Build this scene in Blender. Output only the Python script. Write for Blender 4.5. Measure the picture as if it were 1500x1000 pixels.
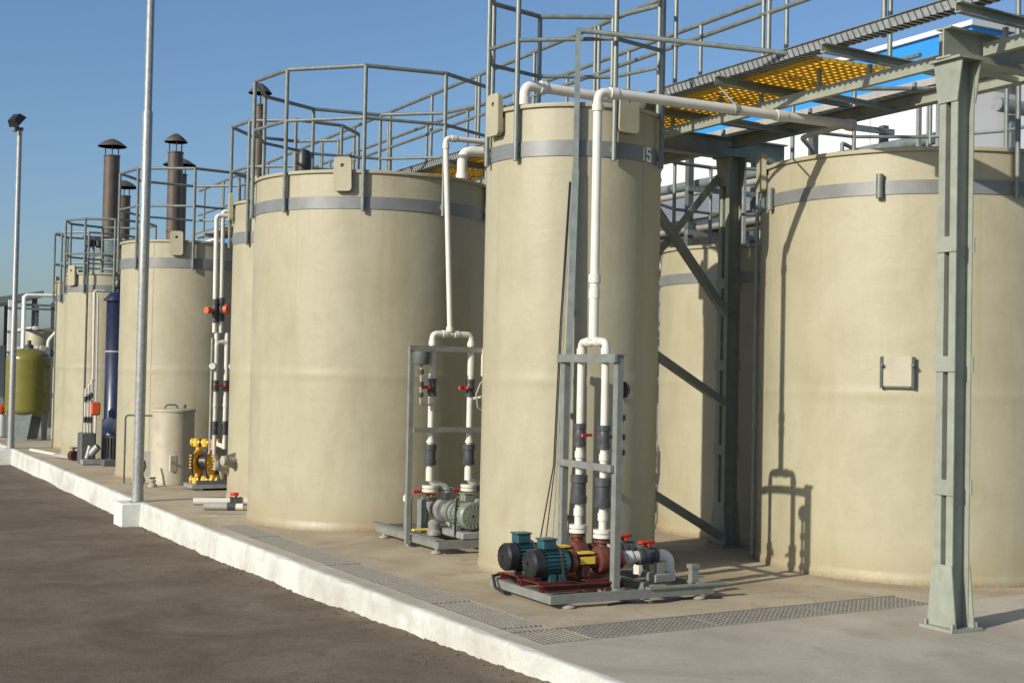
import bpy, math, random
from mathutils import Vector, Matrix
R_ = math.radians
random.seed(7)
sc = bpy.context.scene
for o in list(bpy.data.objects): bpy.data.objects.remove(o, do_unlink=True)
COL = sc.collection

# ------------------------------------------------------------------ camera
YAW, PITCH, ROLL, HC = R_(27.7), R_(1.35), R_(1.15), 1.6
fw = Vector((math.sin(YAW)*math.cos(PITCH), math.cos(YAW)*math.cos(PITCH), math.sin(PITCH)))
rt = Vector((math.cos(YAW), -math.sin(YAW), 0)); up = rt.cross(fw)
CR = math.cos(ROLL)*rt + math.sin(ROLL)*up
CU = -math.sin(ROLL)*rt + math.cos(ROLL)*up
cam = bpy.data.objects.new('camera', bpy.data.cameras.new('camera')); COL.objects.link(cam)
cam.matrix_world = Matrix(((CR.x, CU.x, -fw.x, 0), (CR.y, CU.y, -fw.y, 0), (CR.z, CU.z, -fw.z, HC), (0, 0, 0, 1)))
cam.data.lens = 48; cam.data.sensor_width = 36; cam.data.sensor_fit = 'HORIZONTAL'
cam.data.clip_start = 0.05; cam.data.clip_end = 6000
sc.camera = cam

# ------------------------------------------------------------------ sky, sun, exposure
SUN_AZ, SUN_EL = R_(255.0), R_(24.2)          # bearing clockwise from +Y
world = bpy.data.worlds.new('World'); sc.world = world; world.use_nodes = True
wn = world.node_tree.nodes; wl = world.node_tree.links
for n in list(wn): wn.remove(n)
sky = wn.new('ShaderNodeTexSky'); sky.sky_type = 'NISHITA'; sky.sun_disc = False
sky.sun_elevation = SUN_EL; sky.sun_rotation = SUN_AZ
sky.air_density = 1.0; sky.dust_density = 1.35; sky.ozone_density = 5.0; sky.altitude = 0
bg = wn.new('ShaderNodeBackground'); bg.inputs[1].default_value = 0.125
wo = wn.new('ShaderNodeOutputWorld')
wl.new(sky.outputs[0], bg.inputs[0]); wl.new(bg.outputs[0], wo.inputs[0])
sun = bpy.data.objects.new('sun', bpy.data.lights.new('sun', 'SUN')); COL.objects.link(sun)
sun.data.energy = 4.9; sun.data.angle = R_(0.55); sun.data.color = (1.0, 0.93, 0.80)
sd = Vector((math.sin(SUN_AZ)*math.cos(SUN_EL), math.cos(SUN_AZ)*math.cos(SUN_EL), math.sin(SUN_EL)))
sun.rotation_euler = sd.to_track_quat('Z', 'Y').to_euler(); sun.location = sd*50
sc.view_settings.view_transform = 'Standard'; sc.view_settings.look = 'None'
sc.view_settings.exposure = 0.0; sc.view_settings.gamma = 1.0
sc.view_settings.use_curve_mapping = False

# ------------------------------------------------------------------ materials
def nd(nt, t, **kw):
    n = nt.nodes.new(t)
    for k, v in kw.items(): setattr(n, k, v)
    return n
def base_mat(name):
    m = bpy.data.materials.new(name); m.use_nodes = True
    return m, m.node_tree, m.node_tree.nodes['Principled BSDF']
def ramp(nt, src, stops):
    r = nd(nt, 'ShaderNodeValToRGB'); e = r.color_ramp.elements
    e[0].position, e[0].color = stops[0][0], (*stops[0][1], 1)
    e[1].position, e[1].color = stops[-1][0], (*stops[-1][1], 1)
    for p, c in stops[1:-1]:
        q = e.new(p); q.color = (*c, 1)
    nt.links.new(src, r.inputs[0]); return r.outputs[0]
def noise(nt, scale, detail=4, rough=.55, vscale=None, coord='Object', dist=0):
    tc = nd(nt, 'ShaderNodeTexCoord'); src = tc.outputs[coord]
    if vscale:
        mp = nd(nt, 'ShaderNodeMapping'); mp.inputs['Scale'].default_value = vscale
        nt.links.new(src, mp.inputs[0]); src = mp.outputs[0]
    n = nd(nt, 'ShaderNodeTexNoise'); n.inputs['Scale'].default_value = scale
    n.inputs['Detail'].default_value = detail; n.inputs['Roughness'].default_value = rough
    n.inputs['Distortion'].default_value = dist
    nt.links.new(src, n.inputs['Vector']); return n.outputs['Fac']
def mix(nt, a, b, fac, mode='MIX'):
    m = nd(nt, 'ShaderNodeMix', data_type='RGBA', blend_type=mode)
    for s, v in ((m.inputs[0], fac), (m.inputs[6], a), (m.inputs[7], b)):
        if hasattr(v, 'is_linked') or isinstance(v, bpy.types.NodeSocket): nt.links.new(v, s)
        elif isinstance(v, (int, float)): s.default_value = v
        else: s.default_value = (*v, 1)
    return m.outputs[2]
def math_(nt, op, a, b=0.0, c=None, clamp=False):
    m = nd(nt, 'ShaderNodeMath', operation=op); m.use_clamp = clamp
    for i, v in enumerate((a, b, c)):
        if v is None: continue
        if isinstance(v, bpy.types.NodeSocket): nt.links.new(v, m.inputs[i])
        else: m.inputs[i].default_value = v
    return m.outputs[0]
def bump(nt, bs, h, strength, dist=0.01):
    b = nd(nt, 'ShaderNodeBump'); b.inputs['Strength'].default_value = strength; b.inputs['Distance'].default_value = dist
    nt.links.new(h, b.inputs['Height']); nt.links.new(b.outputs[0], bs.inputs['Normal'])
MATS = {}
def simple(name, col, rough=.5, metal=0.0, var=.25, scale=14, bmp=.12, dirt=None, dirt_amt=.35, spec=.5, sc2=None):
    m, nt, bs = base_mat(name)
    f = noise(nt, scale, 5, .6, sc2)
    lo = tuple(c*(1-var) for c in col); hi = tuple(min(1, c*(1+var*.6)) for c in col)
    c = ramp(nt, f, [(.3, lo), (.7, hi)])
    if dirt:
        f2 = noise(nt, scale*.35+1.5, 6, .7)
        c = mix(nt, c, dirt, math_(nt, 'MULTIPLY', ramp_val(nt, f2, .52, .72), dirt_amt))
    nt.links.new(c, bs.inputs['Base Color'])
    bs.inputs['Roughness'].default_value = rough; bs.inputs['Metallic'].default_value = metal
    bs.inputs['Specular IOR Level'].default_value = spec
    rr = math_(nt, 'MULTIPLY_ADD', f, .3, rough-.15, True); nt.links.new(rr, bs.inputs['Roughness'])
    if bmp: bump(nt, bs, noise(nt, scale*6, 3), bmp, .004)
    MATS[name] = m; return m
def ramp_val(nt, src, a, b):
    mr = nd(nt, 'ShaderNodeMapRange'); mr.inputs[1].default_value = a; mr.inputs[2].default_value = b
    nt.links.new(src, mr.inputs[0]); return mr.outputs[0]

simple('steel', (0.180, 0.216, 0.211), .48, .15, .22, 9, .1, (0.108, 0.090, 0.063), .35)
simple('steel_green', (.295, .318, .258), .5, .1, .16, 7, .1, (0.150, 0.123, 0.079), .3)
simple('steel_dark', (.10, .115, .11), .55, .1, .2, 9, .1, (.08, .06, .04), .4)
simple('galv', (0.324, 0.338, 0.333), .45, .35, .22, 18, .1, (0.225, 0.198, 0.162), .35)
simple('rail', (.175, .20, .185), .45, .2, .25, 12, .05, (.11, .08, .055), .4)
simple('band', (0.198, 0.207, 0.202), .38, .1, .12, 6, .05, (0.158, 0.150, 0.123), .25)
simple('pvc', (0.648, 0.625, 0.558), .32, 0, .06, 8, .03, (0.468, 0.423, 0.324), .35)
simple('pvc_grey', (.36, .35, .31), .45, 0, .15, 8, .05, (.24, .2, .15), .4)
simple('valve', (.055, .06, .068), .4, 0, .2, 14, .05, (.12, .11, .09), .25)
simple('red', (.55, .035, .022), .38, 0, .15, 14, .04, (.25, .05, .03), .3)
simple('orange', (.62, .10, .025), .4, 0, .12, 10, .03, (.5, .12, .06), .3)
simple('maroon', (.11, .024, .019), .42, 0, .25, 12, .08, (.09, .05, .035), .5)
simple('brown_red', (.115, .032, .021), .45, 0, .22, 12, .1, (.12, .08, .05), .45)
simple('teal', (.024, .085, .096), .38, 0, .2, 14, .06, (.09, .11, .1), .3)
simple('black', (.022, .022, .024), .42, 0, .25, 16, .06, (.07, .06, .05), .3)
simple('motor_green', (.175, .205, .16), .42, 0, .16, 14, .06, (.16, .14, .1), .35)
simple('cast_grey', (.30, .31, .30), .5, .3, .25, 16, .12, (.17, .13, .09), .4)
simple('yellow_paint', (.72, .42, .03), .38, 0, .15, 14, .05, (.25, .13, .03), .5)
simple('yellow_frp', (.74, .45, .03), .5, 0, .15, 9, .03, (.45, .24, .03), .3)
simple('tag_yellow', (.70, .50, .06), .45, 0, .1, 14, .02)
simple('stack', (.105, .082, .062), .6, .2, .3, 5, .1, (.055, .048, .044), .5)
simple('scrub_green', (.17, .22, .20), .5, .1, .15, 7, .06, (.1, .1, .08), .3)
simple('blue_frp', (.014, .022, .062), .32, 0, .2, 5, .03, (.06, .07, .1), .3)
simple('pale_box', (.62, .58, .46), .45, 0, .08, 8, .03, (.4, .36, .28), .3)
simple('white_paint', (.80, .80, .76), .5, 0, .05, 5, .03, (.6, .57, .5), .25)
simple('wall_white', (0.651, 0.651, 0.642), .55, 0, .05, .7, .03, (0.546, 0.537, 0.510), .35)
simple('fascia_blue', (.03, .26, .68), .4, 0, .08, .8, .02)
simple('roof_grey', (.20, .215, .22), .55, .2, .15, 1.2, .05, (.14, .13, .12), .3)
simple('far_grey', (.30, .335, .37), .6, 0, .15, 1.5, .05)
simple('plinth', (.66, .67, .63), .75, 0, .12, 9, .25, (.36, .33, .27), .5)
simple('skid_grey', (.215, .225, .205), .5, .15, .2, 12, .1, (.15, .12, .09), .35)
simple('rubber', (.03, .03, .03), .6, 0, .2, 16, .1)
simple('glass_lamp', (.75, .76, .74), .15, 0, .05, 12, 0)
simple('trench_floor', (.10, .09, .075), .85, 0, .3, 6, .3)
simple('grate_grey', (.31, .285, .24), .6, .1, .2, 12, .1, (.2, .17, .13), .4)
simple('number_white', (.82, .82, .80), .5, 0, .05, 12, 0)
simple('shade_pale', (.42, .385, .285), .5, 0, .12, 6, .05, (.27, .24, .18), .4)

def mat_tank():
    m, nt, bs = base_mat('tank_frp')
    tc = nd(nt, 'ShaderNodeTexCoord'); oi = nd(nt, 'ShaderNodeObjectInfo')
    off = nd(nt, 'ShaderNodeVectorMath', operation='MULTIPLY_ADD')
    cmb = nd(nt, 'ShaderNodeCombineXYZ')
    for i in range(3): nt.links.new(oi.outputs['Random'], cmb.inputs[i])
    off.inputs[1].default_value = (31, 47, 3); nt.links.new(cmb.outputs[0], off.inputs[0]); nt.links.new(tc.outputs['Object'], off.inputs[2])
    def nz(vs, scale, det, rg=.55, dist=0):
        mp = nd(nt, 'ShaderNodeMapping'); mp.inputs['Scale'].default_value = vs; nt.links.new(off.outputs[0], mp.inputs[0])
        n = nd(nt, 'ShaderNodeTexNoise'); n.inputs['Scale'].default_value = scale; n.inputs['Detail'].default_value = det
        n.inputs['Roughness'].default_value = rg; n.inputs['Distortion'].default_value = dist
        nt.links.new(mp.outputs[0], n.inputs['Vector']); return n.outputs['Fac']
    blot = nz((1, 1, .7), 2.2, 6, .65, .5); streak = nz((5, 5, .35), 1.3, 6, .68, .5); fine = nz((1, 1, 1), 34, 5, .7)
    c = ramp(nt, blot, [(.28, (.330, .303, .202)), (.5, (.370, .342, .235)), (.72, (.400, .374, .268))])
    c = mix(nt, c, (.285, .245, .148), math_(nt, 'MULTIPLY', ramp_val(nt, streak, .53, .76), .38))
    c = mix(nt, c, (.43, .40, .295), math_(nt, 'MULTIPLY', ramp_val(nt, streak, .46, .22), .22))
    c = mix(nt, c, (.30, .265, .18), math_(nt, 'MULTIPLY', ramp_val(nt, fine, .52, .70), .34))
    sep = nd(nt, 'ShaderNodeSeparateXYZ'); nt.links.new(tc.outputs['Object'], sep.inputs[0])
    # splash stains near the floor, runs below the band
    low = math_(nt, 'MULTIPLY', ramp_val(nt, sep.outputs[2], .34, .0), ramp_val(nt, blot, .34, .62))
    c = mix(nt, c, (.26, .165, .075), math_(nt, 'MULTIPLY', low, .65))
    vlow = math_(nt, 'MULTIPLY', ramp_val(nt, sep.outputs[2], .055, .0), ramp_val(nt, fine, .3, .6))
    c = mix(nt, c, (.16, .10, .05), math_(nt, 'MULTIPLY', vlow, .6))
    rs = nz((16, 16, .12), 1.0, 3, .5)
    runs = math_(nt, 'MULTIPLY', ramp_val(nt, rs, .62, .74), ramp_val(nt, sep.outputs[2], 1.0, 3.3))
    c = mix(nt, c, (.30, .245, .15), math_(nt, 'MULTIPLY', runs, .42))
    nt.links.new(c, bs.inputs['Base Color'])
    nt.links.new(math_(nt, 'MULTIPLY_ADD', blot, .40, .30, True), bs.inputs['Roughness'])
    bs.inputs['Specular IOR Level'].default_value = .45
    wav = nz((1.6, 1.6, 2.6), 1.6, 4, .55, .6)
    rip = nz((3, 3, 15), 1.0, 3, .5, .8)
    h = math_(nt, 'ADD', math_(nt, 'ADD', wav, math_(nt, 'MULTIPLY', rip, .16)), math_(nt, 'MULTIPLY', fine, .05))
    bump(nt, bs, h, .20, .024)
    MATS['tank'] = m
mat_tank()

def mat_ground(name, stops, scale, fine_lo, fine_amt, rough, bstr, stain=None, stain_s=.5, crack=False, sx=None, grain=.22):
    m, nt, bs = base_mat(name)
    a = noise(nt, scale, 7, .62, sx, 'Object', .3)
    c = ramp(nt, a, stops)
    f = noise(nt, 55, 4, .7); g = noise(nt, 9, 5, .65)
    c = mix(nt, c, fine_lo, math_(nt, 'MULTIPLY', ramp_val(nt, f, .48, .75), fine_amt))
    g1 = noise(nt, 130, 3, .8); g2 = noise(nt, 38, 4, .75)
    gr = math_(nt, 'ADD', math_(nt, 'MULTIPLY', math_(nt, 'SUBTRACT', g1, .5), grain*3.2), math_(nt, 'MULTIPLY_ADD', math_(nt, 'SUBTRACT', g2, .5), grain*1.8, 1.0))
    cg = nd(nt, 'ShaderNodeCombineColor')
    for q in range(3): nt.links.new(gr, cg.inputs[q])
    c = mix(nt, c, cg.outputs[0], 1.0, 'MULTIPLY')
    if stain:
        s = noise(nt, stain_s, 5, .6, None, 'Object', .8)
        c = mix(nt, c, stain, math_(nt, 'MULTIPLY', ramp_val(nt, s, .47, .68), .75))
        s2 = noise(nt, stain_s*5, 4, .6, None, 'Object', .5)
        c = mix(nt, c, stain, math_(nt, 'MULTIPLY', ramp_val(nt, s2, .57, .70), .5))
    if crack:
        tc = nd(nt, 'ShaderNodeTexCoord'); nn = nd(nt, 'ShaderNodeTexNoise'); nn.inputs['Scale'].default_value = 2.2; nn.inputs['Detail'].default_value = 6
        nt.links.new(tc.outputs['Object'], nn.inputs['Vector'])
        ad = nd(nt, 'ShaderNodeVectorMath', operation='MULTIPLY_ADD'); ad.inputs[1].default_value = (.5, .5, 0)
        nt.links.new(nn.outputs['Color'], ad.inputs[0]); nt.links.new(tc.outputs['Object'], ad.inputs[2])
        vo = nd(nt, 'ShaderNodeTexVoronoi', feature='DISTANCE_TO_EDGE'); vo.inputs['Scale'].default_value = .55; nt.links.new(ad.outputs[0], vo.inputs['Vector'])
        ck = math_(nt, 'MULTIPLY', ramp_val(nt, vo.outputs['Distance'], .0035, .0005), ramp_val(nt, a, .45, .60))
        c = mix(nt, c, (.14, .12, .095), math_(nt, 'MULTIPLY', ck, .7))
        sp = noise(nt, 22, 2, .5); c = mix(nt, c, (.20, .17, .13), math_(nt, 'MULTIPLY', ramp_val(nt, sp, .70, .76), .5))
    nt.links.new(c, bs.inputs['Base Color'])
    bs.inputs['Roughness'].default_value = rough; bs.inputs['Specular IOR Level'].default_value = .25
    h = math_(nt, 'ADD', math_(nt, 'MULTIPLY', f, .5), g)
    bump(nt, bs, h, bstr, .012); MATS[name] = m
mat_ground('asphalt', [(.30, (.128, .098, .068)), (.5, (.165, .131, .093)), (.70, (.205, .167, .123))], 2.0, (.070, .054, .038), .7, .95, .6, (.098, .072, .047), .8, grain=.36)
mat_ground('concrete_pad', [(.3, (0.352, 0.290, 0.189)), (.5, (0.427, 0.361, 0.251)), (.72, (0.484, 0.418, 0.308))], 1.1, (0.238, 0.194, 0.132), .3, .82, .22, (0.255, 0.198, 0.128), .7, crack=True)
mat_ground('concrete_grey', [(.3, (0.396, 0.356, 0.284)), (.5, (0.459, 0.414, 0.333)), (.72, (0.513, 0.468, 0.387))], 1.0, (0.297, 0.266, 0.211), .35, .82, .22, (0.297, 0.257, 0.198), .6, crack=True)
mat_ground('earth', [(.3, (.16, .13, .10)), (.5, (.2, .17, .13)), (.72, (.25, .21, .17))], .2, (.1, .08, .06), .4, .95, .4)
mat_ground('kerb_paint', [(.3, (0.482, 0.490, 0.447)), (.5, (0.550, 0.559, 0.516)), (.74, (0.602, 0.611, 0.576))], 2.5, (0.430, 0.413, 0.361), .25, .75, .3, (0.387, 0.361, 0.310), 1.3)

# ------------------------------------------------------------------ mesh builder
ORG = {}
class MB:
    def __init__(self, M=None): self.v = []; self.f = []; self.M = M
    def add(self, vs, fs):
        n = len(self.v)
        self.v += [(self.M @ Vector(p)) if self.M else Vector(p) for p in vs]
        self.f += [tuple(i+n for i in q) for q in fs]; return self
    def box(self, c, s, rz=0, ch=0):
        x, y, z = s[0]/2, s[1]/2, s[2]/2; cs, sn = math.cos(rz), math.sin(rz)
        def T(p): return (c[0]+p[0]*cs-p[1]*sn, c[1]+p[0]*sn+p[1]*cs, c[2]+p[2])
        if not ch:
            vs = [T((a*x, b*y, d*z)) for a in (-1, 1) for b in (-1, 1) for d in (-1, 1)]
            return self.add(vs, [(0, 1, 3, 2), (4, 6, 7, 5), (0, 4, 5, 1), (2, 3, 7, 6), (0, 2, 6, 4), (1, 5, 7, 3)])
        k = ch; ring = lambda ix, iy, zz: [(ix, -iy+k, zz), (ix, iy-k, zz), (ix-k, iy, zz), (-ix+k, iy, zz), (-ix, iy-k, zz), (-ix, -iy+k, zz), (-ix+k, -iy, zz), (ix-k, -iy, zz)]
        vs = ring(x-k, y-k, -z) + ring(x, y, -z+k) + ring(x, y, z-k) + ring(x-k, y-k, z)
        fs = [tuple(range(7, -1, -1)), tuple(range(24, 32))]
        for L in range(3):
            for i in range(8): fs.append((L*8+i, L*8+(i+1) % 8, L*8+8+(i+1) % 8, L*8+8+i))
        return self.add([T(p) for p in vs], fs)
    def frame(self, p, q, upv=(0, 0, 1)):
        d = (Vector(q)-Vector(p)).normalized(); u = Vector(upv)
        if abs(d.dot(u)) > .98: u = Vector((0, 1, 0))
        s = d.cross(u).normalized(); return d, s, s.cross(d).normalized()
    def extrude(self, prof, p, q, upv=(0, 0, 1)):     # prof: list of (side, up)
        d, s, u = self.frame(p, q, upv); n = len(prof); p = Vector(p); q = Vector(q)
        vs = [p+s*a+u*b for a, b in prof] + [q+s*a+u*b for a, b in prof]
        fs = [(i, (i+1) % n, n+(i+1) % n, n+i) for i in range(n)] + [tuple(range(n-1, -1, -1)), tuple(range(n, 2*n))]
        return self.add(vs, fs)
    def beam(self, p, q, w, h, upv=(0, 0, 1)):
        return self.extrude([(-w/2, -h/2), (w/2, -h/2), (w/2, h/2), (-w/2, h/2)], p, q, upv)
    def channel(self, p, q, h, b, t=.008, upv=(0, 0, 1), flip=1):
        prof = [(0, -h/2), (b, -h/2), (b, -h/2+t), (t, -h/2+t), (t, h/2-t), (b, h/2-t), (b, h/2), (0, h/2)]
        if flip < 0: prof = [(-a, c) for a, c in prof][::-1]
        return self.extrude(prof, p, q, upv)
    def ibeam(self, p, q, h, b, t=.01, upv=(0, 0, 1)):
        B, H, k = b/2, h/2, t/2
        return self.extrude([(-B, -H), (B, -H), (B, -H+t), (k, -H+t), (k, H-t), (B, H-t), (B, H), (-B, H), (-B, H-t), (-k, H-t), (-k, -H+t), (-B, -H+t)], p, q, upv)
    def angle(self, p, q, a, t=.007, upv=(0, 0, 1)):
        return self.extrude([(0, 0), (a, 0), (a, t), (t, t), (t, a), (0, a)], p, q, upv)
    def tube(self, pts, r, n=12, caps=True, inner=None):
        pts = [Vector(p) for p in pts]; rs = r if isinstance(r, (list, tuple)) else [r]*len(pts)
        T = []
        for i in range(len(pts)):
            a = pts[max(i-1, 0)]; b = pts[min(i+1, len(pts)-1)]; T.append((b-a).normalized())
        ref = Vector((0, 0, 1)) if abs(T[0].z) < .9 else Vector((1, 0, 0))
        s = T[0].cross(ref).normalized(); vs = []
        for i, p in enumerate(pts):
            s = (s - T[i]*s.dot(T[i])).normalized(); u = T[i].cross(s)
            for k in range(n):
                a = 2*math.pi*k/n; vs.append(p+(s*math.cos(a)+u*math.sin(a))*rs[i])
        fs = []
        for i in range(len(pts)-1):
            for k in range(n): fs.append((i*n+k, i*n+(k+1) % n, (i+1)*n+(k+1) % n, (i+1)*n+k))
        if caps: fs += [tuple(range(n-1, -1, -1)), tuple(range((len(pts)-1)*n, len(pts)*n))]
        return self.add(vs, fs)
    def cyl(self, p, q, r, n=16, r2=None): return self.tube([p, q], [r, r if r2 is None else r2], n)
    def lathe(self, prof, c=(0, 0, 0), n=24, axis=(0, 0, 1)):    # prof (radius, height)
        ax = Vector(axis).normalized(); ref = Vector((1, 0, 0)) if abs(ax.x) < .9 else Vector((0, 1, 0))
        s = ax.cross(ref).normalized(); u = ax.cross(s); c = Vector(c); vs = []; fs = []; m = len(prof)
        for r, h in prof:
            for k in range(n):
                a = 2*math.pi*k/n; vs.append(c+ax*h+(s*math.cos(a)+u*math.sin(a))*max(r, 1e-4))
        for i in range(m-1):
            for k in range(n): fs.append((i*n+k, i*n+(k+1) % n, (i+1)*n+(k+1) % n, (i+1)*n+k))
        fs += [tuple(range(n-1, -1, -1)), tuple(range((m-1)*n, m*n))]
        return self.add(vs, fs)
    def mesh(self, name, mat, off=Vector((0, 0, 0)), ang=32):
        me = bpy.data.meshes.new(name); me.from_pydata([tuple(p-off) for p in self.v], [], self.f)
        me.materials.append(MATS[mat]); me.update()
        import bmesh
        b = bmesh.new(); b.from_mesh(me); bmesh.ops.recalc_face_normals(b, faces=b.faces); b.to_mesh(me); b.free()
        me.polygons.foreach_set('use_smooth', [True]*len(me.polygons)); me.set_sharp_from_angle(angle=R_(ang)); return me
    def build(self, name, mat, parent=None, ang=32):
        if parent: off = ORG[parent]
        else:
            xs = [p.x for p in self.v]; ys = [p.y for p in self.v]
            off = Vector(((min(xs)+max(xs))/2, (min(ys)+max(ys))/2, min(p.z for p in self.v)))
        o = bpy.data.objects.new(name, self.mesh(name, mat, off, ang)); COL.objects.link(o)
        if parent: o.parent = parent
        else: o.location = off
        ORG[o] = off; return o
def tag(o, label, cat, group=None):
    o['label'] = label; o['category'] = cat
    if group: o['group'] = group
    return o
def thing(name, label, cat, loc, group=None):
    o = bpy.data.objects.new(name, None); COL.objects.link(o); o.location = loc; o.empty_display_size = .2
    ORG[o] = Vector(loc); return tag(o, label, cat, group)
def struct(o): o['kind'] = 'structure'; return o
def arc(pts, R=.09, n=6):                     # polyline with rounded corners
    P = [Vector(p) for p in pts]; out = [P[0]]
    for i in range(1, len(P)-1):
        a = (P[i-1]-P[i]); b = (P[i+1]-P[i]); r = min(R, a.length*.48, b.length*.48)
        A = P[i]+a.normalized()*r; B = P[i]+b.normalized()*r
        for k in range(n+1):
            t = k/n; out.append((1-t)**2*A+2*t*(1-t)*P[i]+t*t*B)
    return out+[P[-1]]

# ------------------------------------------------------------------ ground, road, kerb, pavement
def poly_sheet(name, pts, z0, z1, mat):        # solid slab from a plan outline
    mb = MB(); n = len(pts)
    mb.add([(x, y, z0) for x, y in pts]+[(x, y, z1) for x, y in pts],
           [tuple(range(n-1, -1, -1)), tuple(range(n, 2*n))]+[(i, (i+1) % n, n+(i+1) % n, n+i) for i in range(n)])
    return mb.build(name, mat)
struct(MB().add([(-3000, -3000, -.6), (3000, -3000, -.6), (3000, 3000, -.6), (-3000, 3000, -.6)], [(0, 1, 2, 3)]).build('ground', 'earth'))
KP = [(2.6, 4.02), (4.0, 3.94), (6.0, 3.86), (8.0, 3.795), (10.0, 3.745), (13.0, 3.68), (16.5, 3.655), (22, 3.665), (29, 3.68), (45, 3.70), (80, 3.75)]
def kx(y):
    for (a, xa), (b, xb) in zip(KP, KP[1:]):
        if y <= b: return xa+(xb-xa)*(y-a)/(b-a)
    return KP[-1][1]
def rz(y):                                    # road level falls away gently
    prof = [(-30, -.10), (2.6, -.10), (6.5, -.135), (8, -.165), (10, -.22), (14, -.265), (30, -.30), (80, -.32)]
    for (a, za), (b, zb) in zip(prof, prof[1:]):
        if y <= b: return za+(zb-za)*max(0, (y-a))/(b-a)
    return -.32
# road
jg = 0.0
ys = [-12+.6*i for i in range(25)]+[3+.06*i for i in range(260)]+[18.6+.5*i for i in range(124)]
us = [0, .025, .06, .12, .3, .7, 1.5, 3, 6, 12, 30, 60]
vs = []; fs = []
for j, y in enumerate(ys):
    k = kx(max(y, 2.6)) + .005
    jg = .88*jg+random.uniform(-.0045, .0045); jag = jg+.006*random.uniform(-1, 1)+.007*math.sin(y*2.3+math.sin(y*5.1))
    for i, u in enumerate(us):
        z = rz(y) + (.012+jag if i == 0 else (.010+jag*.8 if i == 1 else (.004+jag*.4 if i == 2 else 0))) + (random.uniform(-.0035, .0035) if i < 7 else 0)
        vs.append((k-.015-u, y, z))
nu = len(us)
for j in range(len(ys)-1):
    for i in range(nu-1): fs.append((j*nu+i, j*nu+i+1, (j+1)*nu+i+1, (j+1)*nu+i))
struct(MB().add(vs, fs).build('road', 'asphalt', ang=80))
# kerb: painted upstand, rounded nose, slightly uneven
vs = []; fs = []; yy = [2.6+.12*i for i in range(250)]+[32.6+2*i for i in range(24)]
prof = [(-.045, -.45), (-.028, -.06), (-.023, -.010), (-.015, .001), (.010, .003), (.028, .0035), (.028, -.45)]
for y in yy:
    w = .006*math.sin(y*1.7)+.004*random.uniform(-1, 1); h = .003*random.uniform(-1, 1)
    chip = -.010 if random.random() < .05 else 0
    for q, (a, z) in enumerate(prof): vs.append((kx(y)+a+(w if q < 5 else 0), y, z+(h+chip if 2 <= q <= 4 else 0)))
n = len(prof)
for j in range(len(yy)-1):
    for i in range(n-1): fs.append((j*n+i, j*n+i+1, (j+1)*n+i+1, (j+1)*n+i))
fs += [tuple(range(n)), tuple(range(len(vs)-1, len(vs)-1-n, -1))]
struct(MB().add(vs, fs).build('kerb', 'kerb_paint', ang=50))
# loose stones and dirt along the foot of the kerb and over the road
gv = MB()
def stone(x, y, z, r):
    n = 5; a0 = random.uniform(0, 6.28); vs_ = []
    for h, k_ in ((-.3, .8), (.25, 1.0), (.6, .55)):
        for i in range(n):
            a = a0+2*math.pi*i/n; q = r*k_*random.uniform(.75, 1.2); vs_.append((x+q*math.cos(a), y+q*math.sin(a), z+h*r))
    gv.add(vs_, [(i, (i+1) % n, n+(i+1) % n, n+i) for i in range(n)]+[(n+i, n+(i+1) % n, 2*n+(i+1) % n, 2*n+i) for i in range(n)]+[(10, 11, 12, 13, 14)])
for i in range(700):
    y = 3.2+(random.random()**1.3)*14; u = random.expovariate(9)
    stone(kx(y)-.02-u, y, rz(y)+.006, random.uniform(.002, .008) if u > .1 else random.uniform(.003, .012))
for i in range(350):
    y = random.uniform(3, 14); x = random.uniform(-1.0, kx(y)-.1); stone(x, y, rz(y)+.001, random.uniform(.002, .007))
gv = gv.build('gravel', 'asphalt', ang=20); gv['kind'] = 'stuff'; gv['label'] = 'loose grit and small stones on the brown road along the kerb'; gv['category'] = 'gravel'
# trench (drain) geometry: arm A beside the kerb, arm B across
A0 = Vector((3.965, 7.10)); A1 = A0+Vector((-.135, 6.8)).normalized()*6.55; W = .335
da = (A1-A0).normalized(); na = Vector((da.y, -da.x))          # to the right
I0 = A0+na*(W+.03)
B1 = A0+Vector((3.485, .245)).normalized()*3.405; db = (B1-A0).normalized(); nb = Vector((-db.y, db.x))   # away
WB = .40
def isect(p, d, q, e):
    den = d.x*e.y-d.y*e.x; t = ((q.x-p.x)*e.y-(q.y-p.y)*e.x)/den; return p+d*t
CI = isect(A0+na*W, da, A0+nb*WB, db)         # inner corner
AE_o, AE_i = A1, A1+na*W
BE_f, BE_b = B1, B1+nb*WB
K = [(kx(y)+.03, y) for y in (2.6, 4, 6, 8, 10, 13, 16.5, 22, 29, 45, 80)]
# grey apron: in front of arm B, and strip between kerb and arm A
poly1 = [K[0], (40, 2.6), (40, B1.y+(40-B1.x)*db.y/db.x), tuple(BE_f), tuple(A0), tuple(AE_o), (AE_o.x-.02, A1.y+.005), (kx(A1.y)+.03, A1.y), K[5], K[4], K[3], K[2], K[1]]
struct(poly_sheet('pavement', poly1, -.45, 0, 'concrete_grey'))
poly2 = [tuple(CI), tuple(BE_b), tuple(BE_f+Vector((.002, 0))), (40, B1.y+(40-B1.x)*db.y/db.x+.002), (40, 80), K[10], K[9], K[8], K[7], K[6], (kx(A1.y)+.03, A1.y+.01), tuple(AE_o+Vector((0, .01))), tuple(AE_i)]
struct(poly_sheet('tank_pad', poly2, -.45, 0, 'concrete_pad'))
struct(poly_sheet('trench_floor', [tuple(A0), tuple(BE_f), tuple(BE_b), tuple(CI), tuple(AE_i), tuple(AE_o)], -.45, -.16, 'trench_floor'))
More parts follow.
